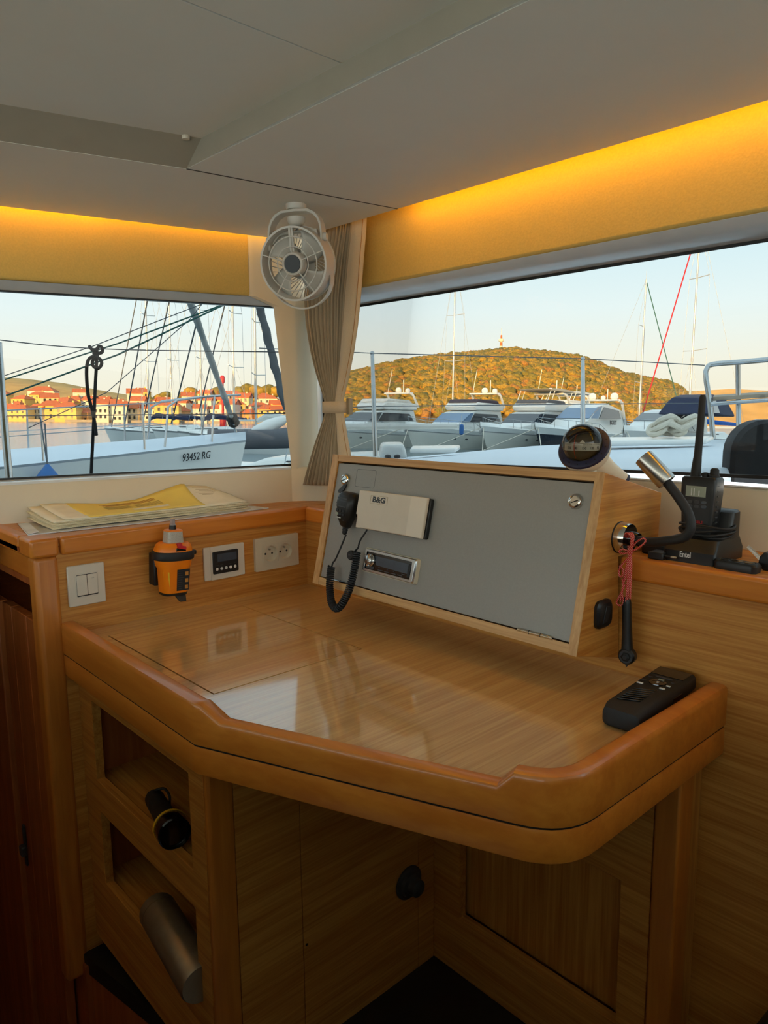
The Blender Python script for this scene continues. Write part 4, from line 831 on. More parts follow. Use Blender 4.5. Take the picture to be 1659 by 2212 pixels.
for i, py in enumerate(pys):
    row = []
    for j in range(NP*8+1):
        s_ = j/(NP*8); ph = 2*PI*NP*s_**1.08; p = curt(py, s_*.80)
        w_ = math.sin(ph+.35*math.sin(ph)); p = p+Vector((.0035*math.cos(ph), fold(py)*w_*(.75+.25*math.sin(7*s_)), 0))
        if i == len(pys)-1 or i == len(pys)-2: p.z -= .004*s_*(1 if i == len(pys)-1 else .5)
        row.append(p)
    rows.append(row)
m = MB(); m.grid(rows); o = m.build('pleats', 'curtain_fabric', t, smooth=True); k = o.modifiers.new('thick', 'SOLIDIFY'); k.thickness = .0012
rows = []
for py in pys:
    row = []
    for j in range(9):
        s_ = .775+.225*j/8; p = curt(py, s_); p = p+Vector((0, -.010-.006*math.sin(PI*j/8)+.010*(j/8)**3, 0)); row.append(p)
    rows.append(row)
m = MB(); m.grid(rows); o = m.build('hem', 'curtain_light', t, smooth=True); k = o.modifiers.new('thick', 'SOLIDIFY'); k.thickness = .002
m = MB(); m.tube([curt(py, .975)+Vector((0, -.0085, 0)) for py in pys], .0006, 5); m.build('stitching', 'print_brown', t)
a = curt(880, -.04); b = curt(880, 1.06); ctr = (a+b)/2; hw = (b-a).length/2
m = MB(); rg = [(ctr.x+hw*x, ctr.y+.019*y) for x, y in [(math.copysign(abs(math.cos(q))**.7, math.cos(q)), math.copysign(abs(math.sin(q))**.7, math.sin(q))) for q in [2*PI*k/32 for k in range(32)]]]
m.grid([[vz(p, ctr.z-.0145) for p in rg], [vz(p, ctr.z+.0145) for p in rg]], True); o = m.build('tie_band', 'curtain_light', t, smooth=True); k = o.modifiers.new('thick', 'SOLIDIFY'); k.thickness = .0016; k.offset = 1
m = MB(); m.box(b.x-.002, b.x+.010, ctr.y+.01, ctr.y+.022, ctr.z-.018, ctr.z+.022); m.build('tie_button', 'curtain_fabric', t, bevel=.002)

# ================================================================== CEILING FAN
mnt = Vector((.197, -.152, zc)); fc = Vector((.197, -.150, .742))
fdir = Vector((.50, -.85, -.17)).normalized()
fx = Vector((0, 0, 1)).cross(fdir).normalized(); fy = fdir.cross(fx)
t = thing('cabin_fan', 'white cabin fan with round grille hanging from the ceiling corner', 'fan', frame(fc, fx, fy, fdir))
RO = .0735
def ringtube(mb, r, z, tr, seg=40, tseg=6): mb.tube([(r*math.cos(2*PI*k/seg), r*math.sin(2*PI*k/seg), z) for k in range(seg)], tr, tseg, closed=True)
def bandring(mb, r0, r1, z0, z1, seg=48):
    mb.grid([[(r*math.cos(2*PI*k/seg), r*math.sin(2*PI*k/seg), z) for k in range(seg)] for r, z in ((r0, z0), (r1, z0), (r1, z1), (r0, z1), (r0, z0))], True); bmesh.ops.remove_doubles(mb.bm, verts=mb.bm.verts, dist=1e-6)
m = MB(); bandring(m, RO-.004, RO, -.024, .024); m.build('housing', 'fan_white', t, smooth=True, world=False)
m = MB(); bandring(m, RO-.0015, RO+.0015, -.027, -.023); m.build('rear_rim', 'fan_white', t, smooth=True, world=False)
for r_ in (.034, .053):
    m = MB(); ringtube(m, r_, .0245, .0013); m.build('grille_ring', 'fan_white', t, smooth=True, world=False)
for k in range(5):
    a = PI/2+2*PI*k/5; m = MB(); m.tube([(.022*math.cos(a), .022*math.sin(a), .025), (.071*math.cos(a), .071*math.sin(a), .0235)], .0013, 6); m.build('grille_spoke', 'fan_white', t, world=False)
m = MB(); m.box(-.005, .005, .02, .072, .016, .0225); m.build('motor_arm', 'fan_white', t, bevel=.001, world=False)
m = MB(); m.lathe([(.024, .006), (.024, .024), (.022, .027), (.0185, .028), (.018, .0265), (.0001, .0265)], (0, 0, 0), (0, 0, 1), 36); m.build('hub', 'fan_white', t, smooth=True, world=False)
m = MB(); m.lathe([(.0001, .0262), (.0178, .0262), (.0172, .0278), (.0001, .0282)], (0, 0, 0), (0, 0, 1), 32); m.build('badge', 'black_plastic', t, smooth=True, world=False)
for k in range(4):
    a = 2*PI*k/4+.5; rows = []
    for i in range(7):
        r_ = .018+.047*i/6; row = []
        for j in range(7):
            b_ = a+(j/6-.5)*(1.05-.1*i/6)+.35*i/6; row.append((r_*math.cos(b_), r_*math.sin(b_), -.014+.020*(j/6)))
        rows.append(row)
    m = MB(); m.grid(rows); o = m.build('blade', 'fan_blade', t, smooth=True, world=False) if 'fan_blade' in MATS else m.build('blade', 'fan_white', t, smooth=True, world=False)
    s_ = o.modifiers.new('thick', 'SOLIDIFY'); s_.thickness = .0012
for k in range(40):
    a = 2*PI*k/40; b_ = a+.45; m = MB(); m.tube([(.030*math.cos(b_), .030*math.sin(b_), -.0235), (.0715*math.cos(a), .0715*math.sin(a), -.0235)], .0009, 5); m.build('rear_grille_bar', 'fan_white', t, world=False)
m = MB(); m.lathe([(.030, -.026), (.031, -.021), (.012, -.020), (.0001, -.0205)], (0, 0, 0), (0, 0, 1), 28); m.build('rear_plate', 'fan_white', t, smooth=True, world=False)
# stand loop below
rows = []
for zz in (-.022, -.006):
    pass
lo_ = [(-.0705*math.cos(a), -.026-.066*math.sin(a)) for a in [PI*k/20 for k in range(21)]]
m = MB(); n_ = len(lo_); inn = [(x*.965, -.026+(y+.026)*.95) for x, y in lo_]
m.loft([[(lo_[i][0], lo_[i][1], -.024), (lo_[i][0], lo_[i][1], -.002-.012*math.sin(PI*i/20)), (inn[i][0], inn[i][1], -.002-.012*math.sin(PI*i/20)), (inn[i][0], inn[i][1], -.024)] for i in range(n_)]); m.build('stand_loop', 'fan_white', t, smooth=True, world=False)
# yoke above, upright
up = Vector((0, 0, 1)); yx = fx; yd = up.cross(yx).normalized()*-1
yd = yx.cross(up)
def yk(a, b, c): return fc+yx*a+up*b+yd*c
yl = [(-.060, .028), (-.060, .062), (-.058, .076), (-.053, .088), (-.044, .098), (-.030, .1050), (.0, .1068), (.030, .1050), (.044, .098), (.053, .088), (.058, .076), (.060, .062), (.060, .028)]
yi = [(x*.93, (y if k in (0, 12) else .028+(y-.028)*.93)) for k, (x, y) in enumerate(yl)]
m = MB(); m.loft([[yk(*yl[i], -.013), yk(*yl[i], .013), yk(*yi[i], .013), yk(*yi[i], -.013)] for i in range(len(yl))]); m.build('yoke', 'fan_white', t, bevel=.0012, smooth=True)
m = MB(); m.tube([yk(x, y, -.0133) for x, y in [( (a[0]+b[0])/2, (a[1]+b[1])/2) for a, b in zip(yl, yi)]], .0009, 5); m.build('yoke_groove', 'slot_dark', t)
m = MB(); m.prism([yk(-.053, .040, -.006), yk(-.046, .066, -.006), yk(.046, .066, -.006), yk(.053, .040, -.006), yk(.036, .058, -.006), yk(0, .0655-.004, -.006), yk(-.036, .058, -.006)], yd*.012); m.build('saddle', 'fan_white', t, bevel=.001)
for s_ in (-1, 1):
    m = MB(); m.lathe([(.009, 0), (.009, .005), (.007, .009), (.0001, .0095)], yk(s_*.058, .050, 0), yx*s_, 12); m.build('knob', 'fan_white', t, smooth=True)
m = MB(); m.tube([yk(-.058, .040, -.008), yk(-.064, .046, -.008), yk(-.066, .058, -.008), yk(-.064, .068, -.008)], [.005, .0045, .004, .003], 8); m.build('hook', 'fan_white', t, smooth=True)
m = MB(); m.lathe([(.021, 0), (.021, -.007), (.019, -.011), (.0001, -.011)], (fc.x, fc.y, zc-.0005), (0, 0, 1), 30); mb_ = m.build('mount', 'fan_white', t, smooth=True)
m = MB(); m.lathe([(.0185, 0), (.019, -.006), (.014, -.014), (.007, -.017), (.0001, -.0175)], (fc.x, fc.y, fc.z+.0915), (0, 0, 1), 26); m.build('clamp_nut', 'fan_white', t, smooth=True)
m = MB(); m.tube(spline([yk(.0, .080, -.002), yk(.006, .074, -.003), yk(-.003, .068, -.004), yk(.002, .062, -.005)], 6), .0014, 6); m.build('wire', 'fan_white', t, smooth=True)

# ================================================================== OUTSIDE
def water_mat():
    m, t, b = _nodes('water'); b.inputs['Base Color'].default_value = (*lin((96, 118, 128)), 1); b.inputs['Roughness'].default_value = .16
    tcn = t.nodes.new('ShaderNodeTexCoord'); n1 = t.nodes.new('ShaderNodeTexNoise'); n1.inputs['Scale'].default_value = .9; n1.inputs['Detail'].default_value = 4
    mpn = t.nodes.new('ShaderNodeMapping'); mpn.inputs['Scale'].default_value = (.35, 1, 1); bn = t.nodes.new('ShaderNodeBump'); bn.inputs['Strength'].default_value = .35; bn.inputs['Distance'].default_value = .15
    t.links.new(tcn.outputs['Object'], mpn.inputs[0]); t.links.new(mpn.outputs[0], n1.inputs['Vector']); t.links.new(n1.outputs['Fac'], bn.inputs['Height']); t.links.new(bn.outputs[0], b.inputs['Normal'])
water_mat()
mat('boat_white', (240, 240, 236), .28, var=.02, scale=.5, coat=.3); mat('boat_cream', (236, 232, 220), .35, var=.02, scale=.5)
mat('boat_grey', (150, 152, 152), .5, var=.05, scale=.5); mat('boat_navy', (30, 34, 46), .2, var=.1, scale=.6, coat=.4); mat('boat_glass', (36, 42, 52), .1, var=.1, scale=.7, coat=.5)  # plain grey of rub rails, toe rails and anchors comes first
mat('boat_blueglass', (92, 124, 158), .12, var=.15, scale=.5, coat=.5); mat('canvas_white', (224, 224, 220), .8, var=.04, scale=1.5); mat('canvas_plum', (70, 62, 74), .85, var=.08, scale=2)
mat('canvas_grey', (96, 98, 104), .85, var=.08, scale=2); mat('canvas_navy', (34, 44, 74), .85, var=.1, scale=2); mat('canvas_blue', (24, 92, 178), .8, var=.12, scale=2); mat('canvas_beige', (190, 178, 158), .85, var=.06, scale=2)
mat('mast_alu', (206, 204, 198), .3, metal=.5, var=.05, scale=3); mat('wire', (96, 102, 108), .45, metal=.4); mat('wire_light', (168, 176, 182), .5); mat('rail_steel', (190, 192, 194), .22, metal=1, var=.08, scale=20)
mat('rope_green', (48, 98, 92), .8); mat('rope_black', (24, 24, 26), .8, var=.2, scale=90); mat('rope_white', (214, 206, 190), .85, var=.1, scale=60); mat('sail_grey', (176, 178, 176), .8, var=.2, scale=6)
mat('sail_dark', (92, 96, 100), .8, var=.25, scale=7); mat('red_paint', (196, 28, 36), .5, var=.08); mat('fender_blue', (46, 104, 170), .5)
mat('teak', (150, 138, 120), .7, var=.1, scale=20); mat('leaf', (154, 122, 44), .9, var=.45, scale=1.6, bump=.6); mat('leaf_green', (120, 106, 42), .9, var=.45, scale=1.6, bump=.6); mat('leaf_rust', (156, 108, 46), .9, var=.45, scale=1.6, bump=.6)
mat('soil', (110, 90, 50), .95, var=.2, scale=.05); mat('rock', (206, 156, 84), .95, var=.2, scale=.05); mat('quay', (160, 150, 136), .9, var=.1, scale=.3); mat('trunk', (70, 52, 34), .9)
mat('roof_red', (192, 104, 62), .85, var=.15, scale=.8); mat('wall_cream', (226, 204, 160), .85, var=.06, scale=.3); mat('wall_yellow', (224, 186, 104), .85, var=.06, scale=.3); mat('wall_white', (222, 214, 198), .85, var=.05, scale=.3); mat('wall_ochre', (206, 150, 88), .85, var=.07, scale=.3); mat('win_dark', (54, 50, 46), .4)
mat('seat_black', (34, 34, 37), .75, var=.2, scale=60, bump=.3)
def OM(v, heading=0.0, tilt=None):
    m = MO @ Matrix.Translation(Vector(v)) @ Matrix.Rotation(heading, 4, 'Z')
    return m
def one(mb, name, m, mtx, label, cat, smooth=True, **k):
    o = mb.build(name, m, smooth=smooth, **k); o.matrix_world = mtx; tag(o, label, cat); return o

# ---- water, ridge that shades the marina, hills
m = MB(); m.face([(-900, -40, 0), (900, -40, 0), (900, 338, 0), (-900, 338, 0)]); o = m.build('water', 'water'); o.matrix_world = MO; tag(o, 'calm pale water of the marina', 'water', kind='stuff')
sh = Vector((.42, 1.0, 0)).normalized(); pe = Vector((sh.y, -sh.x, 0)); c0_ = -sh*300
rows = []
for f_, h_ in ((-90, 0), (-30, 22), (0, 32.0), (40, 22), (100, 0)):
    rows.append([c0_-sh*f_+pe*(-700+100*k)+Vector((0, 0, h_+(1.2*math.sin(k*1.7) if h_ > 20 else 0))) for k in range(15)])
m = MB(); m.grid(rows); o = m.build('hill_behind', 'soil', smooth=True); o.matrix_world = MO; struct(o, 'wooded ridge behind the marina')

SK = [(640, 812), (700, 808), (760, 803), (826, 786), (870, 777), (931, 768), (992, 762), (1052, 756), (1112, 752), (1191, 760), (1255, 770), (1309, 790), (1343, 803), (1403, 817), (1454, 826), (1475, 842), (1500, 862)]
FH = 400.0
def hill_pt(px, f):                            # f 0 at the water .. 1 on the ridge
    py = float(np.interp(px, [s[0] for s in SK], [s[1] for s in SK]))+9
    top = OUT(px, py, FH); b = OUTW(px, 250.0, 0.3); return b.lerp(top, f)+Vector((0, 0, top.z*.16*math.sin(PI*f)))
pxs = list(range(640, 1501, 20))
m = MB(); m.grid([[hill_pt(x, k/8) for x in pxs] for k in range(9)]+[[hill_pt(x, 1)+Vector((0, 80, -hill_pt(x, 1).z)) for x in pxs]]); o = m.build('hill', 'soil', smooth=True); o.matrix_world = MO; struct(o, 'wooded hill across the marina')
# low far hill on the right and the left-hand hill
m = MB(); SK2 = [(1380, 850), (1470, 846), (1530, 843), (1580, 840), (1640, 843), (1760, 848), (1900, 850)]
m.grid([[OUTW(x, 560, -.2) for x, y in SK2], [OUT(x, (y+905)/2, 600) for x, y in SK2], [OUT(x, y, 640) for x, y in SK2], [OUTW(x, 720, -.2) for x, y in SK2]]); o = m.build('hill_far', 'rock', smooth=True); o.matrix_world = MO; struct(o, 'low distant hill')
SK3 = [(-200, 812), (-60, 812), (0, 815), (40, 817), (90, 822), (140, 828), (190, 838), (240, 847), (290, 855), (340, 862), (400, 866), (480, 866), (560, 862), (640, 862)]
m = MB(); xs3 = list(range(-200, 641, 20)); sk3 = lambda x: float(np.interp(x, [s[0] for s in SK3], [s[1] for s in SK3]))
rows = [[OUTW(x, 500, 0) for x in xs3], [OUT(x, sk3(x)*.5+905*.5+random.uniform(-2, 2), 600) for x in xs3], [OUT(x, sk3(x)*.8+905*.2+random.uniform(-2, 2), 680) for x in xs3], [OUT(x, sk3(x), 760) for x in xs3], [OUTW(x, 900, 0) for x in xs3]]
m.grid(rows); o = m.build('hill_left', 'rock', smooth=True); o.matrix_world = MO; struct(o, 'bare golden hillside behind the town')
m = MB(); m.prism([OUTW(x, f_, -.3) for x, f_ in ((-300, 338), (660, 338), (660, 520), (-300, 520))], (0, 0, 1.4)); o = m.build('quay', 'quay'); o.matrix_world = MO; struct(o, 'stone quay along the far shore')

# ---- trees
def crown_mesh(seed, sub=2):
    rnd = random.Random(seed); b = bmesh.new(); bmesh.ops.create_icosphere(b, subdivisions=sub, radius=1.0)
    off = [Vector((rnd.uniform(-1, 1), rnd.uniform(-1, 1), rnd.uniform(-.4, 1))).normalized() for _ in range(7)]
    for v in b.verts:
        n_ = v.co.normalized(); k = 1+.22*max(max(0, n_.dot(o_))**6 for o_ in off)+rnd.uniform(-.10, .10)
        v.co = Vector((n_.x*k, n_.y*k, n_.z*k*.78))
    me = bpy.data.meshes.new('crown'); b.to_mesh(me); b.free(); return me
CROWN = []
for i in range(6):
    me = crown_mesh(i, 2); me.materials.append(MATS[('leaf', 'leaf', 'leaf_green', 'leaf_rust', 'leaf', 'leaf_green')[i]]); CROWN.append(me)
    for p in me.polygons: p.use_smooth = True
tb_ = MB(); tb_.tube([(0, 0, -1.6), (0, 0, .2)], [.12, .08], 6); trunk_o = tb_.build('trunk', 'trunk'); TRUNK = trunk_o.data; bpy.data.objects.remove(trunk_o)
def tree(v, r, kind, name, label, group):
    t = thing(name, label, 'tree', MO @ Matrix.Translation(v-Vector((0, 0, 1.0*r))) @ Matrix.Rotation(random.uniform(0, 6), 4, 'Z') @ Matrix.Diagonal((r, r, r, 1)), group)
    for me, nm in ((CROWN[kind], 'crown'), (TRUNK, 'trunk')):
        o = bpy.data.objects.new(nm, me); COL.objects.link(o); o.parent = t; o.matrix_basis = Matrix.Translation((0, 0, 1.0))
rnd = random.Random(11)
# the ridge line and the nearest rows as single trees
n_ind = 0
for px in np.linspace(752, 1470, 62):
    v = hill_pt(px+rnd.uniform(-4, 4), .985)+Vector((0, 0, 1.2)); tree(v, rnd.uniform(1.6, 2.6), rnd.choice((0, 0, 1, 2, 4, 5)), 'pine_tree', 'golden pine tree standing on the skyline of the hill', 'pines on the hill ridge'); n_ind += 1
# the rest of the forest
bmF = bmesh.new(); protos = []
for i in range(3):
    b = bmesh.new(); bmesh.ops.create_icosphere(b, subdivisions=2, radius=1.0); rr_ = random.Random(40+i)
    for v in b.verts: v.co = v.co*(1+rr_.uniform(-.30, .34)); v.co.z *= .8
    me = bpy.data.meshes.new('tmp'); b.to_mesh(me); b.free(); protos.append(me)
allv = []; allf = []; matid = []
base = [(np.array([v.co[:] for v in me.vertices]), [tuple(p.vertices) for p in me.polygons]) for me in protos]
NF = 0
for f_ in np.linspace(.08, .97, 36):
    for px in np.linspace(700, 1475, 92):
        q = hill_pt(px+rnd.uniform(-9, 9), min(.98, f_+rnd.uniform(-.02, .02))); r_ = rnd.uniform(1.5, 2.5); a = rnd.uniform(0, 6.28)
        bv, bf = base[rnd.randrange(3)]; ca, sa = math.cos(a)*r_, math.sin(a)*r_
        w = np.stack([bv[:, 0]*ca-bv[:, 1]*sa+q.x, bv[:, 0]*sa+bv[:, 1]*ca+q.y, bv[:, 2]*r_+q.z+r_*.35], 1); o0 = len(allv)*len(bv)
        allv.append(w); allf += [tuple(i+o0 for i in f) for f in bf]; matid += [rnd.choice((0, 0, 0, 0, 1, 1, 1, 2))]*len(bf); NF += 1
me = bpy.data.meshes.new('forest'); me.from_pydata(np.concatenate(allv).tolist(), [], allf); [me.materials.append(MATS[k]) for k in ('leaf', 'leaf_green', 'leaf_rust')]; me.polygons.foreach_set('material_index', matid); me.polygons.foreach_set('use_smooth', [True]*len(matid)); me.update()
o = bpy.data.objects.new('forest', me); COL.objects.link(o); o.matrix_world = MO; tag(o, 'dense golden pine forest covering the hillside', 'forest', kind='stuff')
# tower on the hill
tw = hill_pt(1082, 1.0); t = thing('radio_tower', 'slender red and white radio tower on top of the hill', 'tower', OM(tw))
for k in range(5):
    m = MB(); m.lathe([(1.0-.12*k, k*1.9), (.9-.12*k, k*1.9+1.9)], (0, 0, 0), (0, 0, 1), 8); m.build('tower_section', 'wall_white' if k % 2 else 'roof_red', t, world=False)
m = MB(); m.lathe([(1.4, 6.2), (1.4, 7.4)], (0, 0, 0), (0, 0, 1), 10); m.build('antenna_ring', 'wall_white', t, world=False)
m = MB(); m.tube([(0, 0, 9.4), (0, 0, 13.0)], .14, 6); m.build('antenna', 'wall_white', t, world=False)

# ---- town on the far shore
HOUSE = {}
def house_parts(kind):
    if kind in HOUSE: return HOUSE[kind]
    wmat, hip, w, d, h = (('wall_cream', 0, 8, 7, 5.5), ('wall_yellow', 1, 10, 8, 6.0), ('wall_white', 0, 7, 7, 7.5), ('wall_ochre', 1, 8, 7, 5.0), ('wall_white', 1, 12, 8, 6.0))[kind]
    L = []
    m = MB(); m.box(-w/2, w/2, -d/2, d/2, -3, h); L.append(('walls', m.build('walls', wmat)))
    m = MB(); e = .45
    if hip: m.loft([[(-w/2-e, -d/2-e, h), (w/2+e, -d/2-e, h), (w/2+e, d/2+e, h), (-w/2-e, d/2+e, h)], [(-w*.22, -.05, h+2.4), (w*.22, -.05, h+2.4), (w*.22, .05, h+2.4), (-w*.22, .05, h+2.4)]])
    else: m.prism([(-w/2-e, -d/2-e, h), (w/2+e, -d/2-e, h), (w/2+e, 0, h+2.3), (-w/2-e, 0, h+2.3)], (0, 0, .3)); m.prism([(-w/2-e, d/2+e, h), (w/2+e, d/2+e, h), (w/2+e, 0, h+2.3), (-w/2-e, 0, h+2.3)], (0, 0, .3)); m.prism([(-w/2, -d/2, h), (-w/2, d/2, h), (-w/2, 0, h+2.25)], (w, 0, 0))
    L.append(('roof', m.build('roof', 'roof_red')))
    m = MB(); m.box(w*.2, w*.2+.7, -.4, .4, h+.8, h+3.0); L.append(('chimney', m.build('chimney', wmat)))
    for k in range(3):
        for zz in (1.0, 3.7)[:2 if h > 5.2 else 1]:
            m = MB(); x = -w*.30+k*w*.30; m.box(x-.5, x+.5, -d/2-.06, -d/2+.1, zz, zz+1.4); L.append(('window', m.build('window', 'win_dark')))
    HOUSE[kind] = [(n, o.data) for n, o in L]
    for n, o in L: bpy.data.objects.remove(o)
    return HOUSE[kind]
HL = ('cream gabled house with a red tiled roof', 'yellow house with a red hipped roof', 'tall white gabled house with a red roof', 'ochre house with a red hipped roof', 'long white house with a red hipped roof')
def house(px, py, fwd, kind, rot, sc=1.0):
    v = OUT(px, py, fwd); near = 'on the waterfront' if py > 898 else ('halfway up the town' if py > 876 else 'high on the town slope')
    t = thing('house', HL[kind]+' '+near, 'house', OM(v, rot) @ Matrix.Diagonal((sc, sc, sc, 1)), HL[kind]+' '+near)
    for n, me in house_parts(kind):
        o = bpy.data.objects.new(n, me); COL.objects.link(o); o.parent = t
rnd = random.Random(5)
for row, (py, fw, n, off) in enumerate(((910, 345, 19, 0), (898, 368, 13, 14), (886, 395, 11, 6), (874, 420, 8, 20))):
    for k in range(n):
        px = -20+off+660/n*k+rnd.uniform(-7, 7)
        if row == 3 and (220 < px < 330 or 360 < px < 470): continue
        house(px, py+rnd.uniform(-3, 3), fw+rnd.uniform(-8, 8), rnd.randrange(5), rnd.uniform(-.5, .5), rnd.uniform(.8, 1.1))
house(305, 871, 446, 1, .2, 1.1); house(95, 872, 450, 4, .1, 1.25); house(446, 871, 446, 0, -.2, 1.0)
for k in range(110):
    row = rnd.randrange(4); px = rnd.uniform(-10, 640); py = (903, 893, 882, 870)[row]; fw = (355, 378, 402, 430)[row]
    tree(OUT(px, py-3, fw), rnd.uniform(1.8, 3.3), rnd.choice((0, 2, 5, 4)), 'garden_tree', 'round golden green tree between the houses of the town', 'trees between the houses')
for px, py, r_ in ((400, 858, 4.2), (412, 848, 4.0), (425, 856, 4.2), (455, 852, 4.0), (470, 848, 4.4), (345, 862, 3.6), (358, 856, 3.6), (520, 846, 4.0), (535, 842, 4.4), (550, 845, 4.4), (565, 848, 4.0), (580, 843, 4.2), (597, 846, 4.4), (612, 842, 4.0), (75, 868, 3.6), (160, 872, 3.4), (170, 868, 3.2)):
    tree(OUT(px, py, 450), r_, rnd.choice((2, 5, 0)), 'pine_tree', 'large dark pine tree above the rooftops of the town', 'pines above the town')

# ---- boats
def hb(s, B): return B/2*max(.012, (1-max(0, (s-.42)/.58)**2.4))*(.90+.10*min(1, s/.3))
def hullpt(s, t, L, B, zb, zs, rake, side, flare=1.0):
    zz = zs+(zb-zs)*s**1.7; y = hb(s, B)*(.74+.26*t**.8)*(1-(1-t)*s**3*.8*flare)
    return (s*L+rake*s**5*(t-.15), side*y, -.3+(zz+.3)*t)
def hull_strip(mb, t0, t1, g, n=22, k=5):
    for sd_ in (-1, 1): mb.grid([[hullpt(i/n, t0+(t1-t0)*j/k, *g[:5], sd_) for j in range(k+1)] for i in range(n+1)])
def deck(mb, g, cam_=.12, n=22):
    rows = []
    for i in range(n+1):
        a = Vector(hullpt(i/n, 1, *g[:5], -1)); b = Vector(hullpt(i/n, 1, *g[:5], 1)); rows.append([a.lerp(b, j/6)+Vector((0, 0, cam_*math.sin(PI*j/6))) for j in range(7)])
    mb.grid(rows)
def cab(mb, prof, w0, w1, z0, z1):
    def hw(z, x): return w0+(w1-w0)*max(0, min(1, (z-z0)/(z1-z0)))
    a = [(x, -hw(z, x), z) for x, z in prof]; b = [(x, hw(z, x), z) for x, z in prof]; mb.loft([a, b])
def taper(mb, prof, wf):
    a = [(x, -wf(x, z), z) for x, z in prof]; b = [(x, wf(x, z), z) for x, z in prof]; mb.loft([a, b])
def bowrail(t, g, s0, s1, h, posts, r=.022, mid=False):
    L = g[0]
    for sd_ in (-1, 1):
        top = [Vector(hullpt(s0+(s1-s0)*i/20, 1, *g[:5], sd_))*1+Vector((-.12, -sd_*.10, h*min(1, .25+i/5))) for i in range(21)]
        m = MB(); m.tube(top, r, 6); m.build('rail', 'rail_steel', t, smooth=True, world=False)
        for k in range(posts):
            i = 2+int(18*k/(posts-1)); b = Vector(hullpt(s0+(s1-s0)*i/20, 1, *g[:5], sd_))+Vector((-.3, -sd_*.12, 0)); m = MB(); m.tube([b, top[i]], r*.8, 5); m.build('rail_post', 'rail_steel', t, world=False)
def dome(t, x, y, z, r, nm='radar_dome'):
    m = MB(); m.lathe([(r*.7, 0), (r, r*.35), (r, r*.9), (r*.8, r*1.4), (r*.4, r*1.65), (.001, r*1.7)], (x, y, z), (0, 0, 1), 14); m.build(nm, 'boat_white', t, smooth=True, world=False)
def stick(t, pts, r, m_, nm, seg=6): m = MB(); m.tube(pts, r, seg); return m.build(nm, m_, t, smooth=True, world=False)
HEAD = math.radians(232)
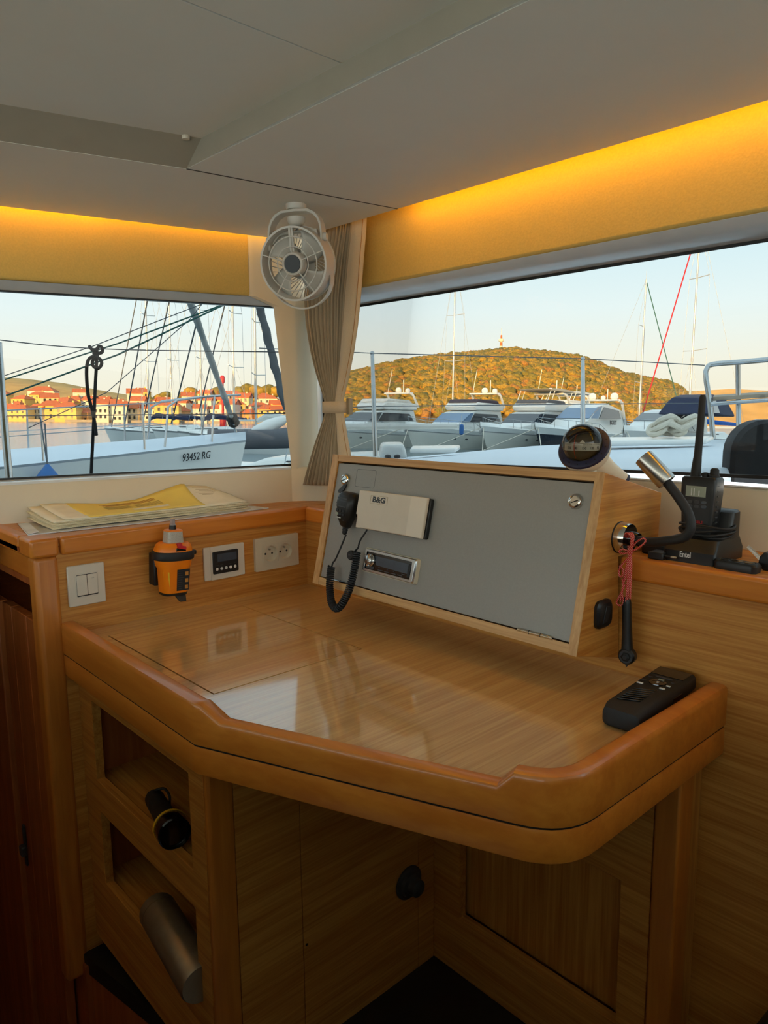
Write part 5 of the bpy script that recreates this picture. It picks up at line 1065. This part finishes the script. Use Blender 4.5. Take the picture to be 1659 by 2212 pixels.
def yacht(px_bow, fwd, label, L=14.0, B=4.4, zb=2.15, zs=1.35, hull='white', fly=True, canvas='canvas_plum', glassm='boat_glass', hardtop=False, head=HEAD, name=None, arch=True, sport=False, canopy=None, ch=1.0):
    dirv_ = Vector((math.cos(head), math.sin(head), 0)); bow = OUTW(px_bow, fwd, 0); org = bow-dirv_*(L+1.0)
    t = thing('motor_yacht', label, 'yacht', OM(org, head)); g = (L, B, zb, zs, 1.6)
    if hull == 'white':
        m = MB(); hull_strip(m, 0, .80, g); m.build('hull', 'boat_cream', t, smooth=True, world=False)
        m = MB(); hull_strip(m, .80, .835, g, k=1); m.build('rub_rail', 'boat_grey', t, smooth=True, world=False)
        m = MB(); hull_strip(m, .835, 1, g, k=2); m.build('bulwark', 'boat_white', t, smooth=True, world=False)
    else:
        m = MB(); hull_strip(m, 0, .34, g); m.build('hull_bottom', 'boat_cream', t, smooth=True, world=False)
        m = MB(); hull_strip(m, .34, .78, g); m.build('hull_side', 'boat_navy', t, smooth=True, world=False)
        m = MB(); hull_strip(m, .78, 1, g, k=2); m.build('bulwark', 'boat_white', t, smooth=True, world=False)
    m = MB(); deck(m, g, .35); m.build('deck', 'boat_white', t, smooth=True, world=False)
    m = MB(); m.face([hullpt(0, k/5, *g[:5], -1) for k in range(6)]+[hullpt(0, k/5, *g[:5], 1) for k in range(5, -1, -1)]); m.build('transom', 'boat_cream', t, world=False)
    zc_ = zs+.55
    wf = lambda x, z: (B*.40)*(1-max(0, (x-L*.45)/(L*.55))**2*.8)*(1-.10*max(0, z-zc_))
    if not sport:
        m = MB(); taper(m, [(L*.10, zs), (L*.84, zs+.55), (L*.66, zs+.95), (L*.52, zs+1.95), (L*.44, zs+2.15), (L*.14, zs+2.15)], wf); m.build('cabin', 'boat_white', t, world=False, bevel=.10, seg=3)
        wg = lambda x, z: wf(x, z)+.02
        m = MB(); taper(m, [(L*.645, zs+1.06), (L*.535, zs+1.88), (L*.50, zs+1.90), (L*.56, zs+1.06)], wg); m.build('windscreen', glassm, t, world=False)
        m = MB(); taper(m, [(L*.55, zs+1.06), (L*.485, zs+1.86), (L*.20, zs+1.80), (L*.16, zs+1.15)], wg); m.build('side_window', 'boat_glass', t, world=False)
    else:
        m = MB(); taper(m, [(L*.06, zs), (L*.86, zs+.45), (L*.64, zs+.85*ch), (L*.46, zs+1.65*ch), (L*.34, zs+1.80*ch), (L*.06, zs+1.35*ch)], wf); m.build('cabin', 'boat_white', t, world=False, bevel=.10, seg=3)
        wg = lambda x, z: wf(x, z)+.02
        m = MB(); taper(m, [(L*.625, zs+.95*ch), (L*.475, zs+1.58*ch), (L*.42, zs+1.62*ch), (L*.50, zs+.95*ch)], wg); m.build('windscreen', glassm, t, world=False)
        m = MB(); taper(m, [(L*.48, zs+.95*ch), (L*.39, zs+1.58*ch), (L*.16, zs+1.40*ch), (L*.14, zs+.95*ch)], wg); m.build('side_window', 'boat_glass', t, world=False)
    wn = lambda x, z: hb(min(.999, max(0, x/L)), B)*(.97)+.0
    for sx in (.60, .70):
        for sd_ in (-1, 1):
            p = Vector(hullpt(sx, .62, *g[:5], sd_)); m = MB(); m.sphere(p+Vector((0, -sd_*.02, 0)), .16, 2, (1.5, .4, .55)); m.build('porthole', 'boat_glass', t, smooth=True, world=False)
    if fly:
        z2 = zs+2.15
        m = MB(); taper(m, [(L*.12, z2), (L*.48, z2), (L*.50, z2+.35), (L*.46, z2+.72), (L*.12, z2+.62)], lambda x, z: B*.37); m.build('flybridge', 'boat_white', t, world=False, bevel=.08, seg=2)
        m = MB(); taper(m, [(L*.16, z2+.60), (L*.47, z2+.70), (L*.44, z2+1.02), (L*.20, z2+.95)], lambda x, z: B*.355); m.build('canvas_cover', canvas, t, world=False, bevel=.08, seg=2)
        if arch:
            for sd_ in (-1, 1): stick(t, [(L*.10, sd_*B*.36, z2+.3), (L*.16, sd_*B*.35, z2+1.45), (L*.18, sd_*B*.33, z2+1.6)], .11, 'boat_white', 'arch_leg')
            m = MB(); m.box(L*.15, L*.21, -B*.34, B*.34, z2+1.55, z2+1.70); m.build('arch_top', 'boat_white', t, world=False, bevel=.05)
            dome(t, L*.18, 0, z2+1.70, .30); dome(t, L*.18, B*.25, z2+1.70, .24, 'satellite_dome')
            stick(t, [(L*.18, -B*.3, z2+1.7), (L*.13, -B*.3, z2+4.0)], .025, 'boat_white', 'antenna'); stick(t, [(L*.18, .6, z2+1.7), (L*.18, .6, z2+2.9)], .05, 'boat_white', 'light_mast')
        if hardtop:
            m = MB(); taper(m, [(L*.06, z2+1.75), (L*.40, z2+1.85), (L*.42, z2+1.98), (L*.30, z2+2.08), (L*.06, z2+1.95)], lambda x, z: B*.36); m.build('bimini', canopy or 'canvas_beige', t, world=False, bevel=.05)
            for sd_ in (-1, 1): stick(t, [(L*.40, sd_*B*.34, z2+.6), (L*.34, sd_*B*.34, z2+1.85)], .04, 'boat_white', 'bimini_strut'); stick(t, [(L*.46, sd_*B*.34, z2+.6), (L*.40, sd_*B*.34, z2+1.85)], .04, 'boat_white', 'bimini_strut')
    elif arch:
        z2 = zs+1.4*ch
        for sd_ in (-1, 1): stick(t, [(L*.06, sd_*B*.38, zs+.6), (L*.14, sd_*B*.37, z2+.75), (L*.18, sd_*B*.35, z2+.95)], .13, 'boat_white', 'arch_leg')
        m = MB(); m.box(L*.14, L*.21, -B*.36, B*.36, z2+.90, z2+1.04); m.build('arch_top', 'boat_white', t, world=False, bevel=.05)
        dome(t, L*.17, -B*.24, z2+1.04, .36); dome(t, L*.17, B*.24, z2+1.04, .36, 'satellite_dome'); dome(t, L*.17, 0, z2+1.04, .22, 'horn_pod')
        stick(t, [(L*.17, .4, z2+1.0), (L*.17, .4, z2+2.0)], .04, 'boat_white', 'light_mast')
    bowrail(t, g, .45, .985, .75, 8)
    tip = Vector(hullpt(1, .86, *g[:5], 1)); m = MB(); m.loft([[tip+Vector((.0, x, z)) for x, z in rr(.20, .25, .05, 3)], [tip+Vector((.18, x*.8, z-.15)) for x, z in rr(.20, .22, .05, 3)]]); m.build('anchor', 'boat_grey', t, world=False)
    stick(t, [Vector(hullpt(.985, .95, *g[:5], -1)), Vector((L+6.0, -2.5, .1))], .035, 'rope_white', 'mooring_line'); stick(t, [Vector(hullpt(.985, .95, *g[:5], 1)), Vector((L+6.0, 3.0, .1))], .035, 'rope_white', 'mooring_line')
    if name:
        zt_ = zs+.72*ch; o = text(name, .55, 'boat_name', 'grey_dark', t, ext=.02, bold=.012); o.matrix_basis = frame((L*.29, wf(L*.29, zt_)+.10, zt_), (-1, 0, 0), (0, -.08, 1), (0, 1, .08))
    return t
yacht(668, 62, 'white motor yacht with white flybridge canvas moored nearest the curtain', canvas='canvas_white', arch=True)
yacht(880, 61, 'white flybridge yacht with blue tinted windscreen and plum canvas cover', canvas='canvas_plum', glassm='boat_blueglass')
yacht(1042, 60, 'white flybridge yacht with beige bimini and grey hull windows', canvas='canvas_grey', hardtop=True)
yacht(1160, 58, 'navy hulled motor yacht named POLLY with blue windscreen and white hardtop', hull='navy', fly=False, sport=True, glassm='boat_blueglass', name='POLLY', L=15.0, ch=1.6)
yacht(1100, 78, 'large white yacht with white canvas flybridge and radar domes behind the navy one', canvas='canvas_white', hardtop=True, canopy='canvas_white', L=18.0, B=5.2, zb=2.6, zs=1.9)
hoodboat = yacht(1352, 48, 'low navy and white sports cruiser with dark canvas hood', hull='navy', fly=False, arch=False, sport=True, zb=2.05, zs=1.75, L=13.0)
tt = yacht(1620, 52, 'small white cruiser at the end of the row behind the pulpit rail', L=9.0, B=3.2, zb=1.7, zs=1.1, fly=False, arch=False, sport=True)
# canvas hood over the sports cruiser
hm = OM(OUTW(1500, 53, 1.15), HEAD)
def hood(mb, nm, m_, **k):
    o = mb.build(nm, m_, hoodboat, world=True, **k); o.matrix_basis = hm
m = MB(); cab(m, [(-3.8, 1.9), (2.6, 2.0), (1.4, 3.2), (-.2, 3.45), (-3.2, 3.2)], 1.9, 1.2, 1.9, 3.4); hood(m, 'canvas_hood', 'canvas_navy', bevel=.15, seg=3)
m = MB(); cab(m, [(.6, 2.1), (2.2, 2.1), (1.3, 3.0), (.4, 3.1)], 1.93, 1.32, 1.9, 3.4); hood(m, 'clear_window', 'boat_glass')
# blue fender on a bow
v = OUT(997, 928, 56); f_ = thing('fender', 'blue cylindrical fender hanging on a white yacht bow', 'fender', OM(v)); m = MB(); m.lathe([(.04, -.42), (.16, -.34), (.18, 0), (.16, .34), (.04, .42)], (0, 0, 0), (0, 0, 1), 12); m.build('body', 'fender_blue', f_, smooth=True, world=False); stick(f_, [(0, 0, .4), (0, .1, 1.1)], .02, 'rope_white', 'line')

def sailboat(px_mast, fwd, top_py, label, L=11.0, B=3.6, head=HEAD, spreaders=(.45, .70), boomcover=None, furl=None, lean=0.0, hullm='boat_white', stays=True, furlr=.12):
    mp_ = OUTW(px_mast, fwd, 0); dirv_ = Vector((math.cos(head), math.sin(head), 0)); xm = L*.56
    t = thing('sailboat', label, 'sailboat', OM(mp_-dirv_*xm, head)); g = (L, B, 1.45, 1.1, .9)
    Ht = OUT(px_mast, top_py, fwd).z
    m = MB(); hull_strip(m, 0, .9, g); m.build('hull', hullm, t, smooth=True, world=False)
    m = MB(); hull_strip(m, .9, 1, g, k=1); m.build('toe_rail', 'boat_grey', t, smooth=True, world=False)
    m = MB(); deck(m, g, .15); m.build('deck', 'boat_white', t, smooth=True, world=False)
    m = MB(); cab(m, [(L*.22, 1.1), (L*.74, 1.3), (L*.64, 1.62), (L*.30, 1.80)], B*.30, B*.24, 1.1, 1.8); m.build('coachroof', 'boat_white', t, world=False, bevel=.08, seg=2)
    m = MB(); cab(m, [(L*.34, 1.42), (L*.60, 1.42), (L*.58, 1.56), (L*.36, 1.62)], B*.285, B*.25, 1.1, 1.8); m.build('side_window', 'boat_glass', t, world=False)
    stick(t, [(xm, 0, 1.5), (xm+lean*Ht, 0, Ht)], [.10, .075], 'mast_alu', 'mast', 10)
    for s_ in spreaders:
        z = Ht*s_; w_ = B*.42*(1.15-s_*.5); stick(t, [(xm-.25+lean*z, -w_, z+.1), (xm+lean*z, 0, z), (xm-.25+lean*z, w_, z+.1)], .035, 'mast_alu', 'spreader')
    for sd_ in (-1, 1):
        stick(t, [(xm-.2, sd_*B*.46, 1.2), (xm-.25+lean*Ht*spreaders[0], sd_*B*.42*(1.15-spreaders[0]*.5), Ht*spreaders[0]+.1), (xm-.25+lean*Ht*spreaders[-1], sd_*B*.42*(1.15-spreaders[-1]*.5), Ht*spreaders[-1]+.1), (xm+lean*Ht, 0, Ht*.97)], .014, 'wire_light', 'shroud', 4)
        stick(t, [(xm+.1, sd_*B*.45, 1.2), (xm, 0, Ht*spreaders[0])], .013, 'wire_light', 'lower_shroud', 4)
    if stays: stick(t, [(L*.02, 0, 1.2), (xm+lean*Ht, 0, Ht)], .016, 'wire_light', 'backstay', 4)
    if stays: stick(t, [(L*.99, 0, 1.5), (xm+.08+lean*Ht, 0, Ht*.98)], furlr if furl else .016, furl or 'wire_light', 'furled_jib' if furl else 'forestay', 8)
    bm_ = boomcover or 'mast_alu'
    stick(t, [(xm-.1, 0, 2.4), (xm-.9, 0, 2.75 if boomcover else 2.4), (L*.12, 0, 2.45)], [.16, .28, .14] if boomcover else [.08, .08, .07], bm_, 'boom_cover' if boomcover else 'boom', 8)
    stick(t, [(xm, 0, Ht), (xm, 0, Ht+.9)], .02, 'mast_alu', 'wind_vane', 5)
    return t
sailboat(977, 88, 560, 'sailboat whose lone mast rises before the middle of the hill', L=12, boomcover='canvas_white')
sailboat(1380, 84, 603, 'sailboat with a green forestay behind the POLLY yacht', L=12, spreaders=(.38, .72), furl='rope_green', furlr=.05, head=math.radians(-35))
sailboat(1487, 66, 470, 'sailboat with red furled sail and blue boom cover', L=13, spreaders=(.44, .75), boomcover='canvas_blue', furl='red_paint', head=math.radians(200), furlr=.055)
HL2 = math.radians(165)
for px, fw, tp, lab, kw in ((322, 75, 560, 'white sailboat moored alone on the left of the anchorage', dict(boomcover='canvas_navy', furl='sail_dark', furlr=.05)),
        (372, 82, 560, 'sailboat with navy boom cover behind the lone white one', dict(boomcover='canvas_navy')),
        (436, 70, 540, 'sailboat whose mast rises beside the grey furled sail', dict(boomcover='canvas_navy')),
        (506, 62, 520, 'sailboat with two spreaders behind the red beacon', dict(spreaders=(.40, .66))),
        (553, 55, 500, 'white sailboat with radar on its mast near the corner pillar', dict(boomcover='canvas_white', spreaders=(.36, .6)))):
    sailboat(px, fw, tp, lab, L=10.5, head=HL2+random.uniform(-.2, .2), **kw)

# ---- the neighbouring sailboat with its registration number
hd = math.atan2(1.7, 3.0); dirv_ = Vector((math.cos(hd), math.sin(hd), 0)); bow = OUT(528, 965, 10.8); L, B = 12.5, 3.9
g = (L, B, bow.z+.10, bow.z-.55, .55)
bow0 = Vector((bow.x, bow.y, 0)); t = thing('registered_sailboat', 'white sailboat alongside with registration 93452 RG on its bow', 'sailboat', OM(bow0-dirv_*(L+.45), hd))
m = MB(); hull_strip(m, 0, .988, g, n=40, k=8); m.build('hull', 'boat_white', t, smooth=True, world=False)
m = MB(); hull_strip(m, .988, 1.0, g, n=40, k=1); m.build('toe_rail', 'wire_light', t, smooth=True, world=False)
m = MB(); deck(m, g, .12, 40); m.build('deck', 'deck_white', t, smooth=True, world=False)
def sb(s_, h_=0, sd_=-1, inb=.10): p = Vector(hullpt(s_, 1, *g[:5], sd_)); return p+Vector((0, -sd_*inb, h_))
for sd_ in (-1, 1):
    for s_ in (.36, .48, .60, .70, .80, .89):
        stick(t, [sb(s_, 0, sd_), sb(s_, .62, sd_, .14)], .014, 'rail_steel', 'stanchion')
    for h_ in (.61, .32): stick(t, [sb(.30+.62*i/12, h_, sd_, .13) for i in range(13)], .006, 'wire_light', 'lifeline', 5)
    stick(t, [sb(.91, 0, sd_), sb(.915, .55, sd_, .1), sb(.925, .63, sd_, .1), sb(.96, .66, sd_, .08), sb(.995, .66, sd_, .02)], .016, 'rail_steel', 'pulpit_rail', 8)
    stick(t, [sb(.96, 0, sd_, .04), sb(.965, .65, sd_, .06)], .014, 'rail_steel', 'pulpit_post')
tipz = g[2]; fs0 = Vector((L*.985, 0, tipz+.25)); inv = (MO @ Matrix.Translation(bow0-dirv_*(L+.45)) @ Matrix.Rotation(hd, 4, 'Z')).inverted()
def loc_out(px, py, fwd): return inv @ (MO @ OUT(px, py, fwd))
fa, fb_ = loc_out(500, 900, 10.6), loc_out(392, 600, 8.2)
stick(t, [fa.lerp(fb_, k/12)+Vector((.0, .006*math.sin(k*2), 0)) for k in range(13)], [.030]+[.040+.005*math.sin(k*1.7) for k in range(12)], 'sail_grey', 'furled_jib', 10)
dr = fa+(fa-fb_).normalized()*.10; m = MB(); m.lathe([(.05, -.08), (.085, -.07), (.085, -.05), (.05, -.04), (.05, .04), (.085, .05), (.085, .07), (.05, .1)], dr, (fb_-fa), 16); m.build('furler_drum', 'rubber', t, smooth=True, world=False)
stick(t, [dr, loc_out(517, 962, 10.8)], .02, 'rail_steel', 'forestay_plate')
pa, pb = Vector(hullpt(.915, .945, *g[:5], -1)), Vector(hullpt(.970, .945, *g[:5], -1))
xd = (pb-pa).normalized(); zd = (Vector(hullpt(.89, .9, *g[:5], -1))-Vector(hullpt(.89, .7, *g[:5], -1))); n_ = xd.cross(zd).normalized(); zd = n_.cross(xd); tc_ = inv @ (MO @ OUT(442, 997, 10.0))
tc_ = (pa+pb)/2
o = text('93452 RG', .155, 'registration', 'grey_dark', t, ext=.002, sx=.8); o.matrix_basis = frame(tc_+n_*.035, xd, zd, n_) @ Matrix.Diagonal((.78, 1, 1, 1))
v = OUT(103, 1022, 8.2); f_ = thing('fender', 'blue conical buoy hanging on the registered sailboat side', 'fender', OM(v)); m = MB(); m.lathe([(.02, .10), (.05, .06), (.14, -.06), (.15, -.12), (.08, -.18)], (0, 0, 0), (0, 0, 1), 14); m.build('body', 'fender_blue', f_, smooth=True, world=False); stick(f_, [(0, 0, .1), (-.05, .1, .55)], .008, 'wire', 'line'); stick(f_, [(0, 0, .1), (-.1, .1, .62)], .008, 'wire', 'line')

# ---- boat beyond with a dark furled sail, dinghy
t = sailboat(655, 19, 300, 'white sailboat with an open deck beside the corner pillar', L=9, head=math.radians(172), stays=False)
s_ = thing('furled_sail', 'dark grey furled headsail of the boat beside the corner pillar', 'sail', OM(OUTW(612, 14, 0)))
q0, q1 = OUT(618, 885, 14)-OUTW(612, 14, 0), OUT(550, 620, 14)-OUTW(612, 14, 0)
stick(s_, [q0.lerp(q1, k/14)+Vector((.012*math.sin(k*2.2), 0, 0)) for k in range(15)], [.05]+[.075+.008*math.sin(k*1.9) for k in range(14)], 'sail_dark', 'roll', 10)
d_ = thing('dinghy', 'dark grey inflatable dinghy with a pale tube between the boats', 'dinghy', OM(OUT(572, 962, 12.5), math.radians(20)))
m = MB(); m.tube([(-.9, -.35, .1), (.3, -.35, .12), (.75, -.2, .18), (.9, 0, .2), (.75, .2, .18), (.3, .35, .12), (-.9, .35, .1)], .16, 12); m.build('tube', 'canvas_grey', d_, smooth=True, world=False)
m = MB(); m.box(-.8, .6, -.3, .3, .0, .05); m.build('floor', 'canvas_grey', d_, world=False)
m = MB(); m.lathe([(.02, -.35), (.10, -.25), (.12, 0), (.08, .28), (.01, .38)], (.05, -.1, .32), (1, 0, .45), 12); m.build('outboard_cover', 'boat_white', d_, smooth=True, world=False)
# red beacon at the harbour mouth
b_ = thing('harbour_beacon', 'red harbour beacon on a post in front of the town', 'beacon', OM(OUTW(482, 120, 0)))
stick(b_, [(0, 0, 0), (0, 0, 2.4)], .55, 'red_paint', 'base', 14); stick(b_, [(0, 0, 2.4), (0, 0, 8.2)], .20, 'red_paint', 'mast', 10)
m = MB(); m.box(-.75, .75, -.75, .75, 6.0, 6.15); m.build('platform', 'red_paint', b_, world=False)
for x in (-.7, .7): stick(b_, [(x, -.7, 6.1), (x, -.7, 6.9)], .05, 'red_paint', 'platform_rail')
m = MB(); m.lathe([(.35, 8.2), (.4, 8.4), (.4, 9.1), (.2, 9.4)], (0, 0, 0), (0, 0, 1), 12); m.build('lantern', 'red_paint', b_, smooth=True, world=False)

# ---- our own deck, rails and lines
def W(px, py, d): return at(px, py, d)
Z2 = Vector((0, 0, 1))
m = MB()
pd = [W(730, 1100, 1.0)]
def Dk(px, d, z): r = ray(px, 900); p = C+r*d; p.z = z; return p
m.prism([Dk(640, 2.25, .245), Dk(1900, 2.25, .245), Dk(1950, 4.2, .222), Dk(1430, 4.6, .225), Dk(1150, 4.6, .185), Dk(900, 4.5, .135), Dk(640, 4.3, .10)], (0, 0, -.25)); o = m.build('foredeck', 'deck_white', bevel=.03, seg=3); struct(o, 'pale blue white foredeck seen through the front window')
m = MB(); m.prism([Dk(1290, 3.6, .236), Dk(1530, 3.7, .236), Dk(1545, 3.95, .238), Dk(1300, 3.95, .238)], (0, 0, .028)); tag(m.build('deck_hatch', 'boat_white', bevel=.012, seg=3), 'long white deck hatch lying before the rope heap', 'hatch')
t = thing('deck_vent', 'white moulded deck vent box beside the console top', 'vent', Dk(850, 3.3, .2))
m = MB(); a_, b_, c_, d_ = Dk(818, 3.35, .205), Dk(880, 3.35, .205), Dk(876, 3.6, .205), Dk(815, 3.6, .205); e_ = [p+Z2*.065 for p in (a_.lerp(b_, .12), b_.lerp(a_, .12), c_.lerp(d_, .12), d_.lerp(c_, .12))]; m.loft([[a_, b_, c_, d_], e_]); m.build('body', 'boat_white', t, bevel=.015, seg=3)
for x in (838, 858): m = MB(); q = W(x, 986, 3.34); m.sphere(q, .012, 2, (1.3, 1.3, .8)); m.build('slot', 'grey_dark', t, smooth=True)
m = MB(); m.prism([Dk(885, 3.4, .225), Dk(985, 3.4, .225), Dk(995, 3.65, .225), Dk(890, 3.65, .225)], (0, 0, .022)); o = m.build('lid', 'boat_white', t, bevel=.008, seg=2)
def own(name, label, cat, base): return thing(name, label, cat, base)
def pole(t, a, b, r, nm='tube', m_='rail_steel', seg=12): m = MB(); m.tube([a, b], r, seg); return m.build(nm, m_, t, smooth=True)
DS = 4.5
for (x0, y0_, x1, y1_), lab in (((804, 763, 811, 986), 'steel guardrail post nearest the curtain on the foredeck'), ((1259, 775, 1259, 960), 'steel guardrail post rising behind the hand compass')):
    t = own('stanchion', lab, 'post', W(x1, y1_, DS)); a_, b_ = W(x1, y1_, DS), W(x0, y0_, DS)
    m = MB(); m.tube([a_, a_.lerp(b_, .55), b_], [.0150, .0145, .0110], 12); m.build('tube', 'rail_steel', t, smooth=True); m = MB(); m.sphere(b_, .014, 2); m.build('cap', 'rail_steel', t, smooth=True)
for pts, lab in (([(560, 752), (804, 763), (1259, 775), (1522, 789)], 'upper guardrail wire along the foredeck'), ([(560, 888), (806, 878), (1259, 873), (1528, 871)], 'lower guardrail wire along the foredeck')):
    m = MB(); m.tube([W(x, y, DS) for x, y in pts], .0032, 6); tag(m.build('lifeline', 'wire', smooth=True), lab, 'wire')
t = own('pulpit_rail', 'bent steel pulpit rail with a seat board at the bow', 'rail', W(1540, 945, 4.3))
def tube(t, pts, r, nm, m_='rail_steel', seg=10, n=6): m = MB(); m.tube(spline(pts, n), r, seg); return m.build(nm, m_, t, smooth=True)
tube(t, [W(1541, 948, 4.3), W(1533, 870, 4.3), W(1525, 815, 4.3), W(1527, 797, 4.3), W(1540, 787, 4.3), W(1600, 782, 4.2), W(1680, 775, 4.0), W(1760, 768, 3.8)], .0150, 'top_rail')
tube(t, [W(1596, 950, 4.25), W(1595, 860, 4.25), W(1594, 783, 4.22)], .0140, 'rail_post')
tube(t, [W(1536, 873, 4.28), W(1600, 868, 4.2), W(1700, 862, 4.0)], .0120, 'middle_rail')
m = MB(); m.prism([W(1540, 866, 4.3), W(1720, 855, 4.0), W(1720, 850, 4.3), W(1542, 861, 4.6)], (0, 0, .022)); m.build('seat_board', 'teak', t)
# rope heap on the deck
t = own('mooring_rope', 'heap of thick white mooring rope on the foredeck', 'rope', Dk(1440, 3.85, .24))
rnd = random.Random(3)
for k in range(9):
    ctr = Dk(1420+8*k, 3.85, .312); m = MB(); rx = .07+rnd.uniform(-.02, .03)
    m.tube([ctr+Vector((rx*math.cos(a)*.7, rx*math.sin(a)*.6, .030*math.sin(a+k)+.018*(k % 3))) for a in [2*PI*i/20 for i in range(20)]], .014, 7, closed=True); m.build('rope_loop', 'rope_white', t, smooth=True)
# black seat back just outside the front window
t = own('deck_chair', 'black cushioned chair back outside the front window', 'chair', Dk(1650, 2.45, .245))
ctr = W(1672, 1010, 2.30); xr = (RW @ Vector((1, 0, 0))); xr.z = 0; xr.normalize(); yr = Vector((-xr.y, xr.x, 0))
prof2 = rr(.30, .30, .10, 8)
m = MB(); m.loft([[ctr+xr*(x*.93)+Z2*(y*.93)-yr*.035 for x, y in prof2], [ctr+xr*x+Z2*y-yr*.022 for x, y in prof2], [ctr+xr*x+Z2*y+yr*.03 for x, y in prof2], [ctr+xr*(x*.93)+Z2*(y*.93)+yr*.045 for x, y in prof2]]); m.build('cushion', 'seat_black', t, smooth=True)
m = MB(); m.box(ctr.x-.05, ctr.x+.05, ctr.y-.02, ctr.y+.02, .06, ctr.z-.12); m.build('support', 'seat_black', t)

# left side: rail post, wires, tied black rope, green lines
m = MB(); m.tube([W(22, 1060, 3.0), W(8, 900, 3.0), W(-4, 740, 3.0)], .015, 12); tag(m.build('stanchion', 'rail_steel', smooth=True), 'steel guardrail post at the edge of the left window', 'post')
for pts, lab, m_, r_ in (([(-60, 728), (205, 753), (640, 761)], 'upper guardrail wire outside the left window', 'wire', .0024), ([(-60, 899), (205, 897), (640, 893)], 'lower guardrail wire outside the left window', 'wire', .0022)):
    m = MB(); m.tube(spline([W(x, y, 3.0) for x, y in pts], 6), r_, 6); tag(m.build('lifeline', m_, smooth=True), lab, 'wire')
for pts, lab, m_, r_ in (([(-40, 836), (255, 742), (520, 644)], 'upper green mooring line slanting across the left window', 'rope_green', .0042), ([(-40, 874), (255, 766), (540, 632)], 'lower green mooring line slanting across the left window', 'rope_green', .0048), ([(-40, 828), (200, 748), (480, 640)], 'thin grey line above the green mooring lines', 'wire', .0026), ([(60, 925), (230, 848), (410, 690), (450, 640)], 'thin wire stay falling towards the water', 'wire', .0024)):
    m = MB(); m.tube([W(x, y, 4.0) for x, y in pts], r_, 6); tag(m.build('mooring_line', m_, smooth=True), lab, 'rope')
t = own('tied_rope', 'black rope knotted to the guardrail wire and hanging down', 'rope', W(196, 1040, 2.98))
D3 = 2.97
def rope(pts, r=.0068): m = MB(); m.tube(spline([W(x, y, D3+dz) for x, y, dz in pts], 8), r, 8); return m.build('strand', 'rope_black', t, smooth=True)
rope([(196, 1048, 0), (199, 980, 0), (203, 900, 0), (206, 830, 0), (208, 795, 0), (209, 770, 0), (208, 756, -.01), (200, 756, -.01), (193, 748, 0)])
rope([(207, 758, -.02), (214, 748, -.01), (221, 752, 0), (220, 761, .01), (211, 763, .01), (206, 760, 0)])
rope([(206, 768, -.02), (192, 776, -.01), (187, 800, 0), (190, 850, .01), (199, 885, .01), (204, 910, 0), (208, 940, -.01)])
rope([(208, 770, -.02), (218, 778, -.02), (219, 788, 0), (211, 796, .01), (201, 790, .01), (200, 780, 0), (207, 772, -.02)])
m = MB(); m.sphere(W(207, 764, D3), .014, 2, (1, 1, 1.2)); m.build('knot', 'rope_black', t, smooth=True)
# loose rigging wires of the neighbouring boats
for (x0, y0_, x1, y1_, fw), lab in (((268, 925, 320, 640, 40), 'dark stay slanting left of the lone mast'), ((308, 915, 368, 640, 40), 'dark stay slanting between two masts'), ((370, 915, 424, 700, 35), 'dark stay running down beside the grey furled sail'), ((430, 890, 490, 640, 40), 'pale stay crossing behind the grey furled sail')):
    m = MB(); a_, b_ = OUT(x0, y0_, fw), OUT(x1, y1_, fw-3); m.tube([a_, b_], .035, 6); o = m.build('stay_wire', 'wire'); o.matrix_world = MO; tag(o, lab, 'wire')
